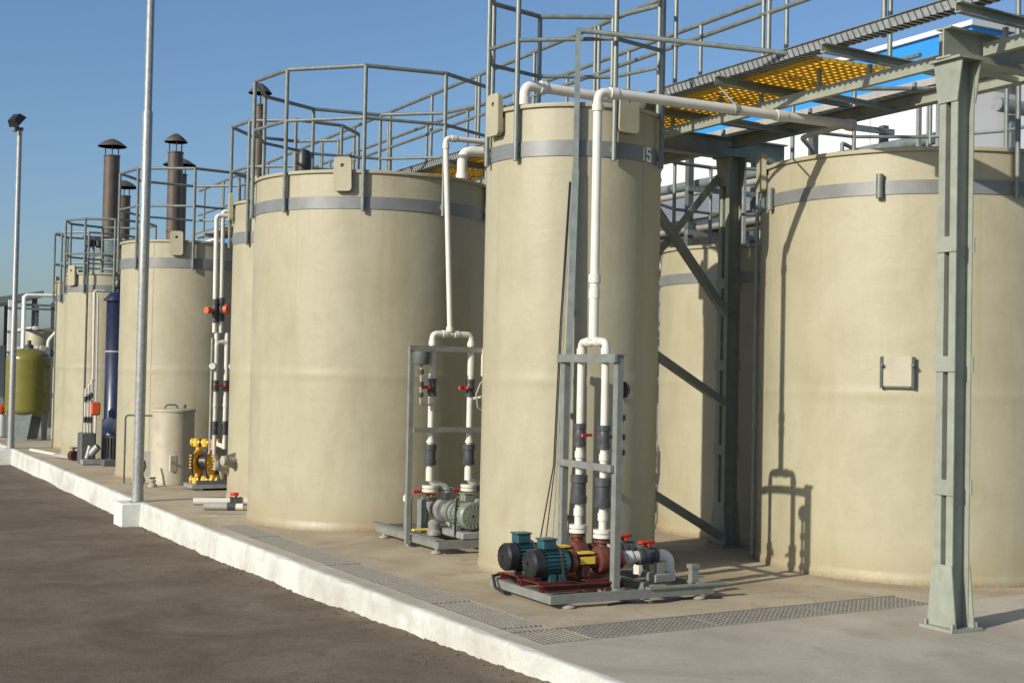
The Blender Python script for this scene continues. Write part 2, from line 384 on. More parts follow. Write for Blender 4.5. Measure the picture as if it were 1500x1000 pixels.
# steel edge trims of the trench
e = MB()
e.beam((*(A0+na*.006+da*.0), -.012), (*(AE_o+na*.006), -.012), .010, .030)
e.beam((*(CI-na*.006), -.012), (*(AE_i-na*.006), -.012), .010, .030)
e.beam((*(A0+nb*.006+db*.012), -.012), (*(BE_f+nb*.006), -.012), .010, .030)
e.beam((*(CI-nb*.006), -.012), (*(BE_b-nb*.006), -.012), .010, .030)
struct(e.build('trench_edge', 'grate_grey'))
def grate_mesh(name, L, Wd, mat, cell, t=.008, h=.03):
    mb = MB(); nx = round(Wd/cell); ny = round(L/cell)
    for i in range(nx+1): mb.box((-Wd/2+t/2+(Wd-t)*i/nx, 0, -h/2), (t, L, h))
    for j in range(ny+1): mb.box((0, -L/2+t/2+(L-t)*j/ny, -h/2-.0015), (Wd-.001, t, h-.001))
    return mb.mesh(name, mat)
def place(name, me, loc, rz, label, cat, group):
    o = bpy.data.objects.new(name, me); COL.objects.link(o); o.location = loc; o.rotation_euler = (0, 0, rz)
    return tag(o, label, cat, group)
gA = grate_mesh('grating', .985, W-.034, 'grate_grey', .0385, .012)
angA = math.atan2(da.y, da.x)-math.pi/2
startA = WB+.14
La = (A1-A0).length
k = 0
while startA+.5+k < La+.01:
    p = A0+na*(W/2)+da*(startA+.5+k*1.0)
    place('drain_grating', gA, (p.x, p.y, .001+.002*(k % 2)), angA+random.uniform(-.004, .004),
          'grey drain grating beside the white kerb, %s panel from the channel corner' % ['first long', 'second long', 'third long', 'fourth long', 'fifth long', 'sixth long', 'seventh long'][k], 'grating', 'gratings in the kerbside drain channel'); k += 1
Lb = (B1-A0).length; gB = grate_mesh('grating', .985, WB-.034, 'grate_grey', .042, .012)
angB = math.atan2(db.y, db.x)-math.pi/2; st = .40
k = 0
while st+.5+k < Lb+.3 and k < 3:
    p = A0+nb*(WB/2)+db*(st+.5+k*1.0)
    place('drain_grating', gB, (p.x, p.y, .001), angB, 'grey grating in the cross channel, %s' % ['in front of the teal motor skid', 'between the teal motor skid and the near column', 'beside the near column foot'][k], 'grating', 'gratings in the cross drain channel'); k += 1
# corner panel (irregular quad) built with its own bars
mb = MB()
for i in range(10):
    u = i/9.0; p = A0+db*(.02+.36*u)+nb*.02; q = A0+db*(.02+.36*u)+nb*(WB-.02); mb.beam((*p, -.014), (*q, -.014), .010, .028)
for j in range(12):
    u = j/11.0; p = A0+nb*(.02+(WB-.04)*u)+db*.015; q = p+db*.37; mb.beam((*p, -.0155), (*q, -.0155), .010, .027)
tag(mb.build('drain_grating', 'grate_grey'), 'grey corner drain grating where the two channels meet', 'grating')
mb = MB()
for i in range(10):
    u = i/9.0; p = A0+na*(.02+(W-.04)*u)+da*(WB+.02); q = p+da*.11; mb.beam((*p, -.014), (*q, -.014), .010, .028)
for j in range(4):
    p = A0+na*.02+da*(WB+.02+.035*j); q = p+na*(W-.04); mb.beam((*p, -.0155), (*q, -.0155), .010, .027)
tag(mb.build('drain_grating', 'grate_grey'), 'short narrow drain grating next to the channel corner', 'grating')

# ------------------------------------------------------------------ tanks
class Tk: pass
def polar(T, R, a, z):
    D = math.hypot(T.x, T.y); fx, fy = T.x/D, T.y/D; c, s = math.cos(R_(a)), math.sin(R_(a))
    return Vector((T.x+R*(-c*fx+s*fy), T.y+R*(-c*fy-s*fx), z))
def tank(name, label, x, y, r, H, b0, b1, lugs=(), posts=(), ztop=None, zmid=None, closed=True, seam=1.55, lug_h=.34, lug_w=.19, cat='tank', group='cream storage tanks', post_drop=True):
    T = Tk(); T.x, T.y, T.r, T.H = x, y, r, H
    root = T.root = thing(name, label, cat, (x, y, 0), group)
    n = 112 if r > .9 else 84
    MB().lathe([(r+.012, 0), (r+.012, .05), (r, .075), (r, .10), (r, .16), (r, seam-.10), (r, seam-.04), (r+.0025, seam-.025), (r+.0025, seam+.025), (r, seam+.04), (r, seam+.10), (r, H-.09), (r, H-.02), (r-.03, H-.01), (r-.03, H-.05), (r*.5, H-.02), (0, H-.01)], (x, y, 0), n).build('shell', 'tank', root, 40)
    MB().lathe([(r-.02, H-.022), (r+.022, H-.022), (r+.024, H-.014), (r+.024, H+.004), (r+.018, H+.010), (r-.02, H+.010)], (x, y, 0), n).build('rim', 'tank', root, 40)
    MB().lathe([(r-.004, b0), (r+.009, b0), (r+.009, b1), (r-.004, b1)], (x, y, 0), n).build('band', 'band', root, 40)
    for a in lugs:
        mb = MB(); prof = []
        w, z0, z1 = lug_w/2, H-lug_h*.62, H+lug_h*.38; k = .035
        outl = []
        for (cx_, cz_, a0_) in ((w-k, z0+k, -90), (w*.94-k, z1-k, 0), (-w*.94+k, z1-k, 90), (-w+k, z0+k, 180)):
            for q_ in range(5): outl.append((cx_+k*math.cos(R_(a0_+22.5*q_)), cz_+k*math.sin(R_(a0_+22.5*q_))))
        p = polar(T, r+.024, a, 0); q = polar(T, r+.066, a, 0); d = (q-p).normalized(); s = Vector((-d.y, d.x, 0))
        hz = z1-.085; hr = .021; m = 16; ring = []
        for i in range(m):
            t = 2*math.pi*(i+.5)/m; ring.append((hr*math.cos(t), hz+hr*math.sin(t)))
        # outline resampled so that the hole can be bridged to it
        def ray_out(t):
            best = None; dx, dz = math.cos(t), math.sin(t)
            for i in range(len(outl)):
                x1, z1_ = outl[i]; x2, z2_ = outl[(i+1) % len(outl)]; z1_ -= hz; z2_ -= hz
                den = dx*(z2_-z1_)-dz*(x2-x1)
                if abs(den) < 1e-9: continue
                u = (x1*(z2_-z1_)-z1_*(x2-x1))/den; v = (x1*dz-z1_*dx)/den
                if u > 0 and -1e-6 <= v <= 1+1e-6 and (best is None or u < best): best = u
            return (dx*best, hz+dz*best)
        angs = sorted({round(math.atan2(zz-hz, xx), 5) for xx, zz in outl} | {round(-math.pi+2*math.pi*(i+.5)/16, 5) for i in range(16)})
        ring = [(hr*math.cos(t), hz+hr*math.sin(t)) for t in angs]; ou = [ray_out(t) for t in angs]; m = len(angs)
        vv = []
        for base in (p, q):
            for X_, Z_ in ring+ou: vv.append((base.x+s.x*X_, base.y+s.y*X_, Z_))
        ff = []
        for i in range(m):
            j = (i+1) % m; ff += [(i, j, m+j, m+i), (2*m+i, 3*m+i, 3*m+j, 2*m+j), (m+i, m+j, 3*m+j, 3*m+i), (i, 2*m+i, 2*m+j, j)]
        mb.add(vv, ff)
        # stub that ties the plate to the shell
        c0 = polar(T, r-.02, a, 0); c1 = polar(T, r+.03, a, 0)
        mb.beam((c0.x, c0.y, (z0+H)/2-.02), (c1.x, c1.y, (z0+H)/2-.02), lug_w*.8, H-z0-.10)
        mb.build('lifting_lug', 'tank', root, 30)
    if posts and ztop:
        RR = r+.042; pr = .021
        for a in posts:
            p = polar(T, RR, a, 0)
            MB().tube([(p.x, p.y, b0-.03), (p.x, p.y, ztop)], pr, 10).build('guardrail_post', 'rail', root)
            c0 = polar(T, r-.01, a, 0); zc = (b0+b1)/2
            MB().beam((c0.x, c0.y, zc), (p.x, p.y, zc), .03, .05).build('post_bracket', 'rail', root)
        for nm, z, rr in (('handrail', ztop, .021), ('mid_rail', zmid, .017)):
            mb = MB(); L = list(posts); segs = list(zip(L, L[1:])) + ([(L[-1], L[0])] if closed else [])
            for a, b in segs: mb.cyl(polar(T, RR, a, z), polar(T, RR, b, z), rr, 10)
            mb.build(nm, 'rail', root)
    return T

T1 = tank('storage_tank', 'tall slender cream tank numbered 15 behind the teal motors', 5.722, 9.849, .726, 3.723, 3.315, 3.438,
          (-57, 33, 123, -147), (-68, -37, 24, 67, 112, 155, 205, 248), 4.78, 4.245, group='cream storage tanks')
T2 = tank('storage_tank', 'wide cream tank standing left of the slender numbered one, one lug at front', 5.527, 13.854, 1.264, 3.59, 3.211, 3.334,
          (-13.4, 76, 166, -104), (-76, -43, -4.3, 33, 69, 105, 141, 177, 213, 249), 4.635, 4.113)
T3 = tank('storage_tank', 'mostly hidden narrow cream tank squeezed behind the wide front tank', 5.42, 16.2, .73, 3.60, 3.10, 3.236,
          (-81, 9, 99, 189), (-86, -45, 0, 45, 90, 135, 180, 225), 4.55, 4.0)
T4 = tank('storage_tank', 'cream tank behind the near lamp mast and the small lidded dosing drum', 5.13, 20.2, .95, 3.39, 3.003, 3.148,
          (-9, 81, 171, 261), (-88, -46, 4.4, 45, 88, 130, 175, 225), 4.42, 3.885)
T5 = tank('storage_tank', 'cream tank beside the dark blue scrubber column', 4.85, 24.5, .73, 3.166, 2.851, 2.968,
          (-52, 38, 128, 218), (-73, -32, 6, 48, 92, 140, 190, 240), 4.09, 3.50, lug_w=.2)
T6 = tank('storage_tank', 'farthest cream tank, a thin sliver beside the olive pressure vessel', 5.18, 27.5, .73, 3.20, 2.82, 2.94,
          (-20, 70, 160, 250), (-88, -55, -10, 35, 80, 125, 170, 225), 4.13, 3.54)
T7 = tank('storage_tank', 'widest cream tank at right with a square inspection plate', 8.814, 9.058, 1.384, 3.452, 3.090, 3.200,
          (-69, 111, 201), (31.5, 60, 90, 118, 146, 176, 206, 236), 4.50, 4.02, closed=False, seam=1.5)
T8 = tank('storage_tank', 'shadowed cream tank between the dark column and the widest tank', 9.0, 11.60, 1.01, 2.92, 2.55, 2.655,
          (60, 150, 240), (52, 85, 120, 150, 180, 210, 240, 268), 3.98, 3.46, closed=False)
# vertical laminate joints
for T, a in ((T5, 10), (T1, -88), (T4, -30)):
    p = polar(T, T.r-.004, a, 0); q = polar(T, T.r+.0035, a, 0)
    m = MB(); m.beam(((p.x+q.x)/2, (p.y+q.y)/2, .09), ((p.x+q.x)/2, (p.y+q.y)/2, T.H-.03), .022, .0075, (q.x-p.x, q.y-p.y, 0)); m.build('laminate_joint', 'tank', T.root)
# number 15 on tank 1's band (white strokes wrapped on the band)
num = [MB()]
def stroke(a0, z0, a1, z1, w=.018):
    R = T1.r+.0105; N = 3
    for i in range(N):
        aa = a0+(a1-a0)*i/N; ab = a0+(a1-a0)*(i+1)/N; za = z0+(z1-z0)*i/N; zb = z0+(z1-z0)*(i+1)/N
        p = polar(T1, R, aa, za); q = polar(T1, R, ab, zb)
        out = polar(T1, R+1, (aa+ab)/2, za)-polar(T1, R, (aa+ab)/2, za)
        num[-1].beam(p, q, w, .003, tuple(out))
zb, zt = 3.322, 3.432; zm = (zb+zt)/2+.006
stroke(49.3, zb, 49.3, zt, .008); num.append(MB())
L, Rr = 52.6, 56.6
stroke(L-.5, zt-.006, Rr+.5, zt-.006); stroke(L, zm, L, zt); stroke(L-.5, zm, Rr, zm); stroke(Rr, zb, Rr, zm); stroke(L-.5, zb+.006, Rr+.5, zb+.006); stroke(L, zb, L, zb+.03)
for q in num: q.build('tank_digit', 'number_white', T1.root)
# square inspection plate on the widest tank, with hinge bars and bolts
mp = polar(T7, T7.r, -5.8, 1.68); d = (polar(T7, 2, -5.8, 0)-polar(T7, 1, -5.8, 0)).normalized(); s = Vector((-d.y, d.x, 0))
mb = MB(); mb.beam(mp-d*.03, mp+d*.040, .215, .235); plate = mb.build('inspection_plate', 'shade_pale', T7.root)
for sg in (-1, 1):
    c = mp+s*.120*sg+d*.030
    hb = MB(); hb.beam(c+Vector((0, 0, -.135)), c+Vector((0, 0, .115)), .018, .03); hb.build('clamp_bar', 'steel_dark', plate)
    hb = MB(); hb.cyl(c+d*.01+Vector((0, 0, .05)), c+d*.05+Vector((0, 0, .05)), .014, 8); hb.build('clamp_knob', 'steel_dark', plate)
hb = MB(); hb.beam(mp+s*.10+d*.030+Vector((0, 0, -.126)), mp-s*.10+d*.030+Vector((0, 0, -.126)), .012, .012); hb.build('lower_lip', 'steel_dark', plate)
# empty post sockets on the widest tank's band
for a in (-60.3, -12.2):
    p = polar(T7, T7.r+.035, a, 0)
    MB().lathe([(.018, 3.06), (.030, 3.06), (.030, 3.25), (.018, 3.25)], (p.x, p.y, 0), 12).build('post_socket', 'rail', T7.root)
# vertical cable strip / pipe on the left edge of the widest tank
p = polar(T7, T7.r+.03, -80, 0)
MB().tube([(p.x, p.y, .02), (p.x, p.y, 3.1)], .018, 8).build('level_tube', 'steel_green', T7.root)
for z in (.4, 1.2, 2.0, 2.8):
    q = polar(T7, T7.r-.01, -80, z); MB().beam(q, (p.x, p.y, z), .03, .03).build('tube_clip', 'steel', T7.root)
# nozzles low on tank 3
for (a, z) in ((-58, .50), (-74, .42)):
    p = polar(T3, T3.r-.02, a, z); q = polar(T3, T3.r+.16, a, z); dd = (q-p).normalized()
    nz_ = MB(); nz_.cyl(p, q, .035, 14); nz_.cyl(q-dd*.018, q+dd*.018, .056, 18); nb_ = nz_.build('nozzle', 'pvc_grey', T3.root)
    g = MB(); sdv = Vector((0, 0, 1)); g.add([p+sdv*.10, p-sdv*.12, q-sdv*.05, q+sdv*.05, *[v+Vector((dd.y, -dd.x, 0))*.012 for v in (p+sdv*.10, p-sdv*.12, q-sdv*.05, q+sdv*.05)]],
                          [(0, 1, 2, 3), (7, 6, 5, 4), (0, 3, 7, 4), (1, 5, 6, 2), (0, 4, 5, 1), (3, 2, 6, 7)]); g.build('gusset', 'tank', T3.root)

# ------------------------------------------------------------------ walkway bridge
WX0, WX1 = 6.69, 7.59
CX = (6.71, 7.90); BY = [6.56, 10.60, 14.66, 18.74, 22.82]; SK = .10
bridge = thing('walkway_bridge', 'elevated grey-green steel walkway on latticed columns with yellow grating deck', 'walkway', (7.27, 10.58, 0))
def column(x, y, top, det=True):
    mb = MB(); g = .022; h = .15; b = .058; t = .009
    for sgn in (-1, 1):                       # two channels back to back, webs parallel to X
        yw = y+sgn*g
        prof = [(-h/2, 0), (h/2, 0), (h/2, sgn*b), (h/2-t, sgn*b), (h/2-t, sgn*t), (-h/2+t, sgn*t), (-h/2+t, sgn*b), (-h/2, sgn*b)]
        vv = [(x+a, yw+c, .02) for a, c in prof]+[(x+a, yw+c, top) for a, c in prof]
        n = 8; mb.add(vv, [(i, (i+1) % n, n+(i+1) % n, n+i) for i in range(n)]+[tuple(range(n-1, -1, -1)), tuple(range(n, 2*n))])
    c = mb.build('column', 'steel_green', bridge)
    for z in ((.92, 1.72, 2.5) if top < 3.75 else (.9, 1.7, 2.5)):
        for sx in (-1, 1):
            MB().box((x+sx*(h/2+.005), y, z), (.010, 2*(g+b)+.02, .10)).build('batten_plate', 'steel_green', c)
    # flared base and head gussets on both faces
    for sx in (-1, 1):
        for z0, z1, w0, w1 in ((.022, .42, .125, .083), (top-.27, top-.002, .083, .125)):
            xx = x+sx*(h/2+.0055); m = MB()
            m.add([(xx-.005, y-w0, z0), (xx-.005, y+w0, z0), (xx-.005, y+w1, z1), (xx-.005, y-w1, z1), (xx+.005, y-w0, z0), (xx+.005, y+w0, z0), (xx+.005, y+w1, z1), (xx+.005, y-w1, z1)],
                  [(0, 1, 2, 3), (7, 6, 5, 4), (0, 4, 5, 1), (1, 5, 6, 2), (2, 6, 7, 3), (3, 7, 4, 0)])
            m.build('gusset_plate', 'steel_green', c)
    m = MB().box((x, y, .011), (.27, .29, .020)); m.build('base_plate', 'steel_green', c)
    for ax in (-.105, .105):
        for ay in (-.115, .115): MB().cyl((x+ax, y+ay, .02), (x+ax, y+ay, .055), .011, 8).build('anchor_bolt', 'galv', c)
    MB().box((x, y, top+.008), (.24, .27, .016)).build('cap_plate', 'steel_green', c)
    return c
for i, y in enumerate(BY):
    for x in CX: column(x, y, 3.70)
    # cross head beam on the bent
    MB().ibeam((CX[0]-.13, y, 3.816), (CX[1]+.75, y+.14, 3.816), .20, .12, .012).build('head_beam', 'steel_green', bridge)
# X and single bracing between the columns of the second bent
y = BY[1]; z_ = lambda py: 0
for (xa, za, xb, zb_) in ((6.72, 2.25, 7.83, 3.50), (6.72, 3.45, 7.83, 2.18), (6.72, 1.95, 7.83, 1.33), (6.72, .66, 7.83, .06)):
    oy = .06 if za < zb_ else -.06
    MB().angle((xa, y+oy, za), (xb, y+oy, zb_), .07, .008, (0, 1, 0)).build('brace', 'steel_green', bridge)
# longitudinal chords, butted between the head beams
Y0, Y1 = 4.2, 25.5
ends = [Y0]+[y for b in BY for y in (b-.01, b+.19)]+[Y1]
for a, b in zip(ends[0::2], ends[1::2]):
    MB().channel((6.93, a, 3.812), (6.93, b, 3.812), .085, .05, .009, (0, 0, 1), 1).build('lower_chord', 'steel_green', bridge)
    MB().ibeam((CX[1], a, 3.855), (CX[1], b, 3.855), .11, .10, .010).build('right_chord', 'steel_green', bridge)
# cross beams carrying the deck
yc = [5.03+1.275*i for i in range(16)]
for y in yc:
    MB().channel((6.42, y, 3.965), (CX[1]+.05, y+1.5*SK, 3.965), .07, .045, .008).build('cross_beam', 'steel_green', bridge)
    for q in (.08, .64): MB().beam((6.955, y+q, 3.856), (6.955, y+q, 3.928 if q < .3 else 4.0), .028, .028).build('stub', 'steel_green', bridge)
    MB().angle((6.96, y+.62, 3.775), (CX[1]-.03, y+.62+.18, 3.79), .05, .007).build('tie_angle', 'steel_green', bridge)
    MB().beam((CX[1], y+.60, 3.912), (CX[1], y+.60, 4.0), .028, .028).build('stub', 'steel_green', bridge)
# deck panels: yellow grating from y = 8 on
gy = grate_mesh('deck_grating', .99, .87, 'yellow_frp', .076, .018, .030)
y = 8.0; k = 0
while y+1 < Y1:
    o = bpy.data.objects.new('deck_panel', gy); COL.objects.link(o); o.parent = bridge
    o.location = Vector(((WX0+WX1)/2, y+.5, 4.036))-ORG[bridge]; ORG[o] = Vector(((WX0+WX1)/2, y+.5, 4.036)); y += 1.0
# toe plates, handrails on both sides
MB().beam((WX1+.03, Y0, 4.045), (WX1+.03, Y1, 4.045), .012, .085).build('toe_plate', 'steel', bridge)
for xr, zt, zm_, st in ((WX0-.02, 4.92, 4.46, .35), (WX1+.005, 4.98, 4.47, .0)):
    for nm, z, r in (('handrail', zt, .022), ('mid_rail', zm_, .019)):
        MB().tube([(xr, Y0, z), (xr, Y1, z)], r, 10).build(nm, 'rail', bridge)
    y = Y0+.1+st
    while y < Y1:
        MB().tube([(xr, y, 4.0), (xr, y, zt)], .020, 10).build('rail_post', 'rail', bridge)
        if st > 0 and int((y-Y0)/1.28) % 2: MB().tube([(xr, y+.07, 4.0), (xr, y+.07, zt)], .018, 10).build('rail_post', 'rail', bridge)
        y += 1.28
# cable tray along the left edge with rungs
tray = MB(); tray.beam((6.545, Y0, 4.045), (6.545, Y1, 4.045), .006, .075); tray.beam((6.655, Y0, 4.045), (6.655, Y1, 4.045), .006, .075)
tray.beam((6.535, Y0, 4.080), (6.535, Y1, 4.080), .020, .004)
tray = tray.build('cable_tray', 'galv', bridge)
rg = MB(); yy_ = Y0+.05
while yy_ < 16: rg.beam((6.53, yy_, 4.004), (6.652, yy_, 4.004), .026, .006); yy_ += .06
rg.build('rung', 'galv', tray)['kind'] = 'stuff'
rg = MB(); yy_ = Y0+.05
while yy_ < 16: rg.beam((6.538, yy_-.018, 4.008), (6.538, yy_+.018, 4.072), .006, .012, (1, 0, 0)); yy_ += .06
rg.build('side_rib', 'steel_dark', tray)['kind'] = 'stuff'
cb = MB()
for j, xx in enumerate((6.565, 6.59, 6.615, 6.635)):
    cb.tube([(xx+.004*math.sin(3.1*j+.9*q), Y0+q*.6, 4.019+.003*(j % 2)) for q in range(34)], .010, 6)
cb.build('cable', 'rubber', tray)['kind'] = 'stuff'
# covered cable tray on its own posts behind the widest tank
ct = thing('cable_tray_run', 'long grey covered cable tray on posts beyond the widest tank', 'cable tray', (11.1, 12, 0))
t2 = MB(); t2.beam((11.1, 7.0, 4.86), (11.1, 26, 4.86), .34, .010); t2.beam((10.93, 7.0, 4.89), (10.93, 26, 4.89), .006, .08); t2.beam((11.27, 7.0, 4.89), (11.27, 26, 4.89), .006, .08)
t2 = t2.build('tray', 'pvc_grey', ct)
rb = MB(); yy_ = 7.1
while yy_ < 18: rb.beam((10.94, yy_, 4.850), (11.26, yy_, 4.850), .03, .008); yy_ += .14
rb.build('rib', 'galv', t2)['kind'] = 'stuff'
for y in (11.12, 11.26, 11.42, 14.6, 18, 22): MB().beam((11.1, y, 0), (11.1, y, 4.852), .045, .045).build('post', 'galv', ct)
MB().beam((11.1, 7.6, 0), (11.1, 7.6, 4.852), .08, .08).build('post', 'steel', ct)
# walkway link rail between slender tank and bridge, and the tall conduit post
cp = polar(T1, T1.r+.045, 1.1, 0); cq = polar(T1, T1.r+.13, -2.5, 0)
post = thing('conduit_post', 'tall grey steel conduit post up the front of the numbered tank', 'post', (cq.x, cq.y, 0))
MB().extrude([(-.026, -.02), (.026, -.02), (.026, .02), (-.026, .02)], (cq.x, cq.y, .004), (cp.x, cp.y, 3.2), (.5, .86, 0)).extrude([(-.021, -.02), (.021, -.02), (.021, .02), (-.021, .02)], (cp.x, cp.y, 3.2), (cp.x, cp.y, 4.30), (.5, .86, 0)).build('channel', 'steel', post)
for k, (dx, r) in enumerate(((-.045, .008), (-.062, .006), (-.075, .007))):
    MB().tube([(cq.x+dx*1.7-.03*k, cq.y+.02, .30), (cq.x+dx, cq.y+.02, .9), ((cp.x+cq.x)/2+dx, (cp.y+cq.y)/2+.01, 2.0), (cp.x+dx*.7, cp.y, 3.1)], r*.75, 6).build('cable', 'black' if k else 'pvc_grey', post)
for z in (.5, 1.3, 2.1, 2.9):
    t = z/3.2; c = Vector((cq.x+(cp.x-cq.x)*t, cq.y+(cp.y-cq.y)*t, z)); q = polar(T1, T1.r-.01, -1, z)
    MB().beam(c, q, .03, .03).build('wall_bracket', 'steel', post)
MB().tube([(cp.x, cp.y, 4.29), (6.66, 8.02, 4.03)], .020, 10).build('link_rail', 'rail', post)

# ------------------------------------------------------------------ pipes
def sleeve(mb, p, d, r, L): p = Vector(p); d = Vector(d).normalized(); mb.cyl(p-d*L/2, p+d*L/2, r, 18)
def pipe(name, label, pts, r, R=.1, sleeves=(), mat='pvc', group=None):
    rt_ = thing(name, label, 'pipe', tuple(pts[0]), group)
    MB().tube(arc(pts, R, 7), r, 18).build('pipe_run', mat, rt_)
    for p, d, rr, L in sleeves:
        m = MB(); sleeve(m, p, d, rr, L); m.build('coupling', mat, rt_)
    return rt_
RX, RY = 5.2, 8.615                            # tee of the right skid
EZ = 3.695
p1 = pipe('transfer_pipe', 'long white pipe rising from the red pumps, crossing to the widest tank', [(RX, RY, 1.94), (RX, RY, EZ), (RX+.25, RY, EZ)], .034, .075,
     [((RX, RY, EZ-.12), (0, 0, 1), .043, .05), ((RX+.13, RY, EZ), (1, 0, 0), .046, .06), ((RX, RY, 2.20), (0, 0, 1), .042, .07), ((6.9, RY, EZ), (1, 0, 0), .045, .10), ((7.62, RY, EZ), (1, 0, 0), .050, .06)])
MB().tube([(RX+.15, RY, EZ), (7.64, RY, EZ)], .039, 18).build('pipe_run', 'pvc', p1)
MB().cyl((RX, RY, 1.86), (RX, RY, 2.32), .037, 16).build('reducer', 'pvc', p1)
MB().cyl((RX, RY, 2.28), (RX, RY, 2.34), .046, 16).build('coupling', 'pvc', p1)
MB().tube(arc([(7.56, RY+.03, EZ-.01), (7.60, 9.2, EZ-.02), (8.06, 9.60, EZ-.03), (8.08, 9.62, 3.54)], .08), .022, 12).build('link_pipe', 'pvc', p1)
# hanger wire
MB().tube([(6.45, RY, EZ+.04), (6.45, 8.85, 3.93)], .008, 6).build('hanger', 'galv', p1)
MB().lathe([(.040, -.02), (.047, -.02), (.047, .02), (.040, .02)], (6.45, RY, EZ), 18, (1, 0, 0)).build('hanger_strap', 'galv', p1)
MB().lathe([(.04, 3.43), (.085, 3.43), (.09, 3.47), (.07, 3.53), (.045, 3.57), (.04, 3.57)], (8.08, 9.62, 0), 18).build('flange', 'valve', p1)
p2 = pipe('vent_pipe', 'white pipe bending off the top of the numbered tank, stained on top', [(5.33, 10.02, 3.70), (5.33, 10.02, 4.01), (6.50, 9.98, 3.975), (6.50, 11.6, 3.975)], .044, .09,
     [((5.33, 10.02, 3.87), (0, 0, 1), .057, .06), ((5.50, 10.015, 4.005), (1, 0, 0), .057, .05)])
MB().lathe([(.05, 3.70), (.10, 3.70), (.10, 3.735), (.06, 3.74), (.06, 3.79), (.05, 3.79)], (5.33, 10.02, 0), 18).build('flange', 'cast_grey', p2)
m = MB(); m.beam((5.42, 10.0, 3.76), (5.60, 9.96, 3.74), .05, .025); m.build('clamp', 'steel_dark', p2)
p3 = pipe('transfer_pipe', 'thin white riser from the grey-green pump skid turning right near the top', [(5.385, 11.5, 2.0), (5.30, 11.5, 3.775), (6.53, 11.5, 3.785), (6.53, 12.3, 3.785)], .026, .05,
     [((5.304, 11.5, 3.70), (0, 0, 1), .033, .05), ((5.38, 11.5, 3.776), (1, 0, 0), .033, .05)])
p4 = pipe('vent_pipe', 'stubby white elbow pipe on top of the wide front tank', [(6.33, 13.3, 3.58), (6.33, 13.3, 4.0), (6.72, 13.25, 4.0)], .055, .12,
     [((6.33, 13.3, 3.72), (0, 0, 1), .066, .05)])
p5 = pipe('vent_pipe', 'small white elbow pipe on top of the squeezed narrow tank', [(4.98, 15.95, 3.59), (4.98, 15.95, 3.83), (5.35, 15.85, 3.83)], .033, .08,
     [((4.98, 15.95, 3.66), (0, 0, 1), .043, .06)])

# ------------------------------------------------------------------ skid helpers
def flange_pair(mb, p, r, h, axis=(0, 0, 1)):
    mb.lathe([(r*.55, 0), (r, 0), (r, h*.42), (r*.8, h*.45), (r*.8, h*.55), (r, h*.58), (r, h), (r*.55, h)], p, 20, axis)
def ball_valve(root, p, axis, r, L, hdl, hmat='red', vmat='valve'):
    p = Vector(p); a = Vector(axis).normalized(); mb = MB()
    mb.lathe([(r*.75, -L/2), (r*1.12, -L/2), (r*1.12, -L*.27), (r*.92, -L*.26), (r*1.02, -L*.1), (r*1.02, L*.1), (r*.92, L*.26), (r*1.12, L*.27), (r*1.12, L/2), (r*.75, L/2)], p, 18, a)
    v = mb.build('valve', vmat, root)
    h = Vector(hdl)
    m = MB(); m.cyl(p, p+h*(r*1.5), r*.32, 10); m.build('valve_stem', vmat, v)
    s = a.cross(h).normalized(); e0 = p+h*(r*1.5)
    m = MB(); m.beam(e0-a*.0-s*.055, e0+s*.055, .022, .02, tuple(h)); m.build('valve_handle', hmat, v)
    return v
def union(root, p, r, L, mat='valve'):
    p = Vector(p)
    MB().lathe([(r*.7, -L/2), (r, -L/2), (r*1.06, -L*.42), (r*1.06, -L*.25), (r*.92, -L*.22), (r*.92, L*.2), (r*1.1, L*.22), (r*1.1, L*.46), (r, L/2), (r*.7, L/2)], p, 18).build('check_valve', mat, root)
def gauge(root, c, axis, r):
    c = Vector(c); a = Vector(axis).normalized()
    g = MB(); g.lathe([(0, -.028), (r*.8, -.027), (r, -.015), (r, .012), (r*.9, .018), (0, .018)], c, 24, a); g = g.build('gauge', 'black', root)
    MB().lathe([(0, .0185), (r*.84, .0185), (r*.84, .021), (0, .021)], c, 24, a).build('dial', 'number_white', g)
    return g
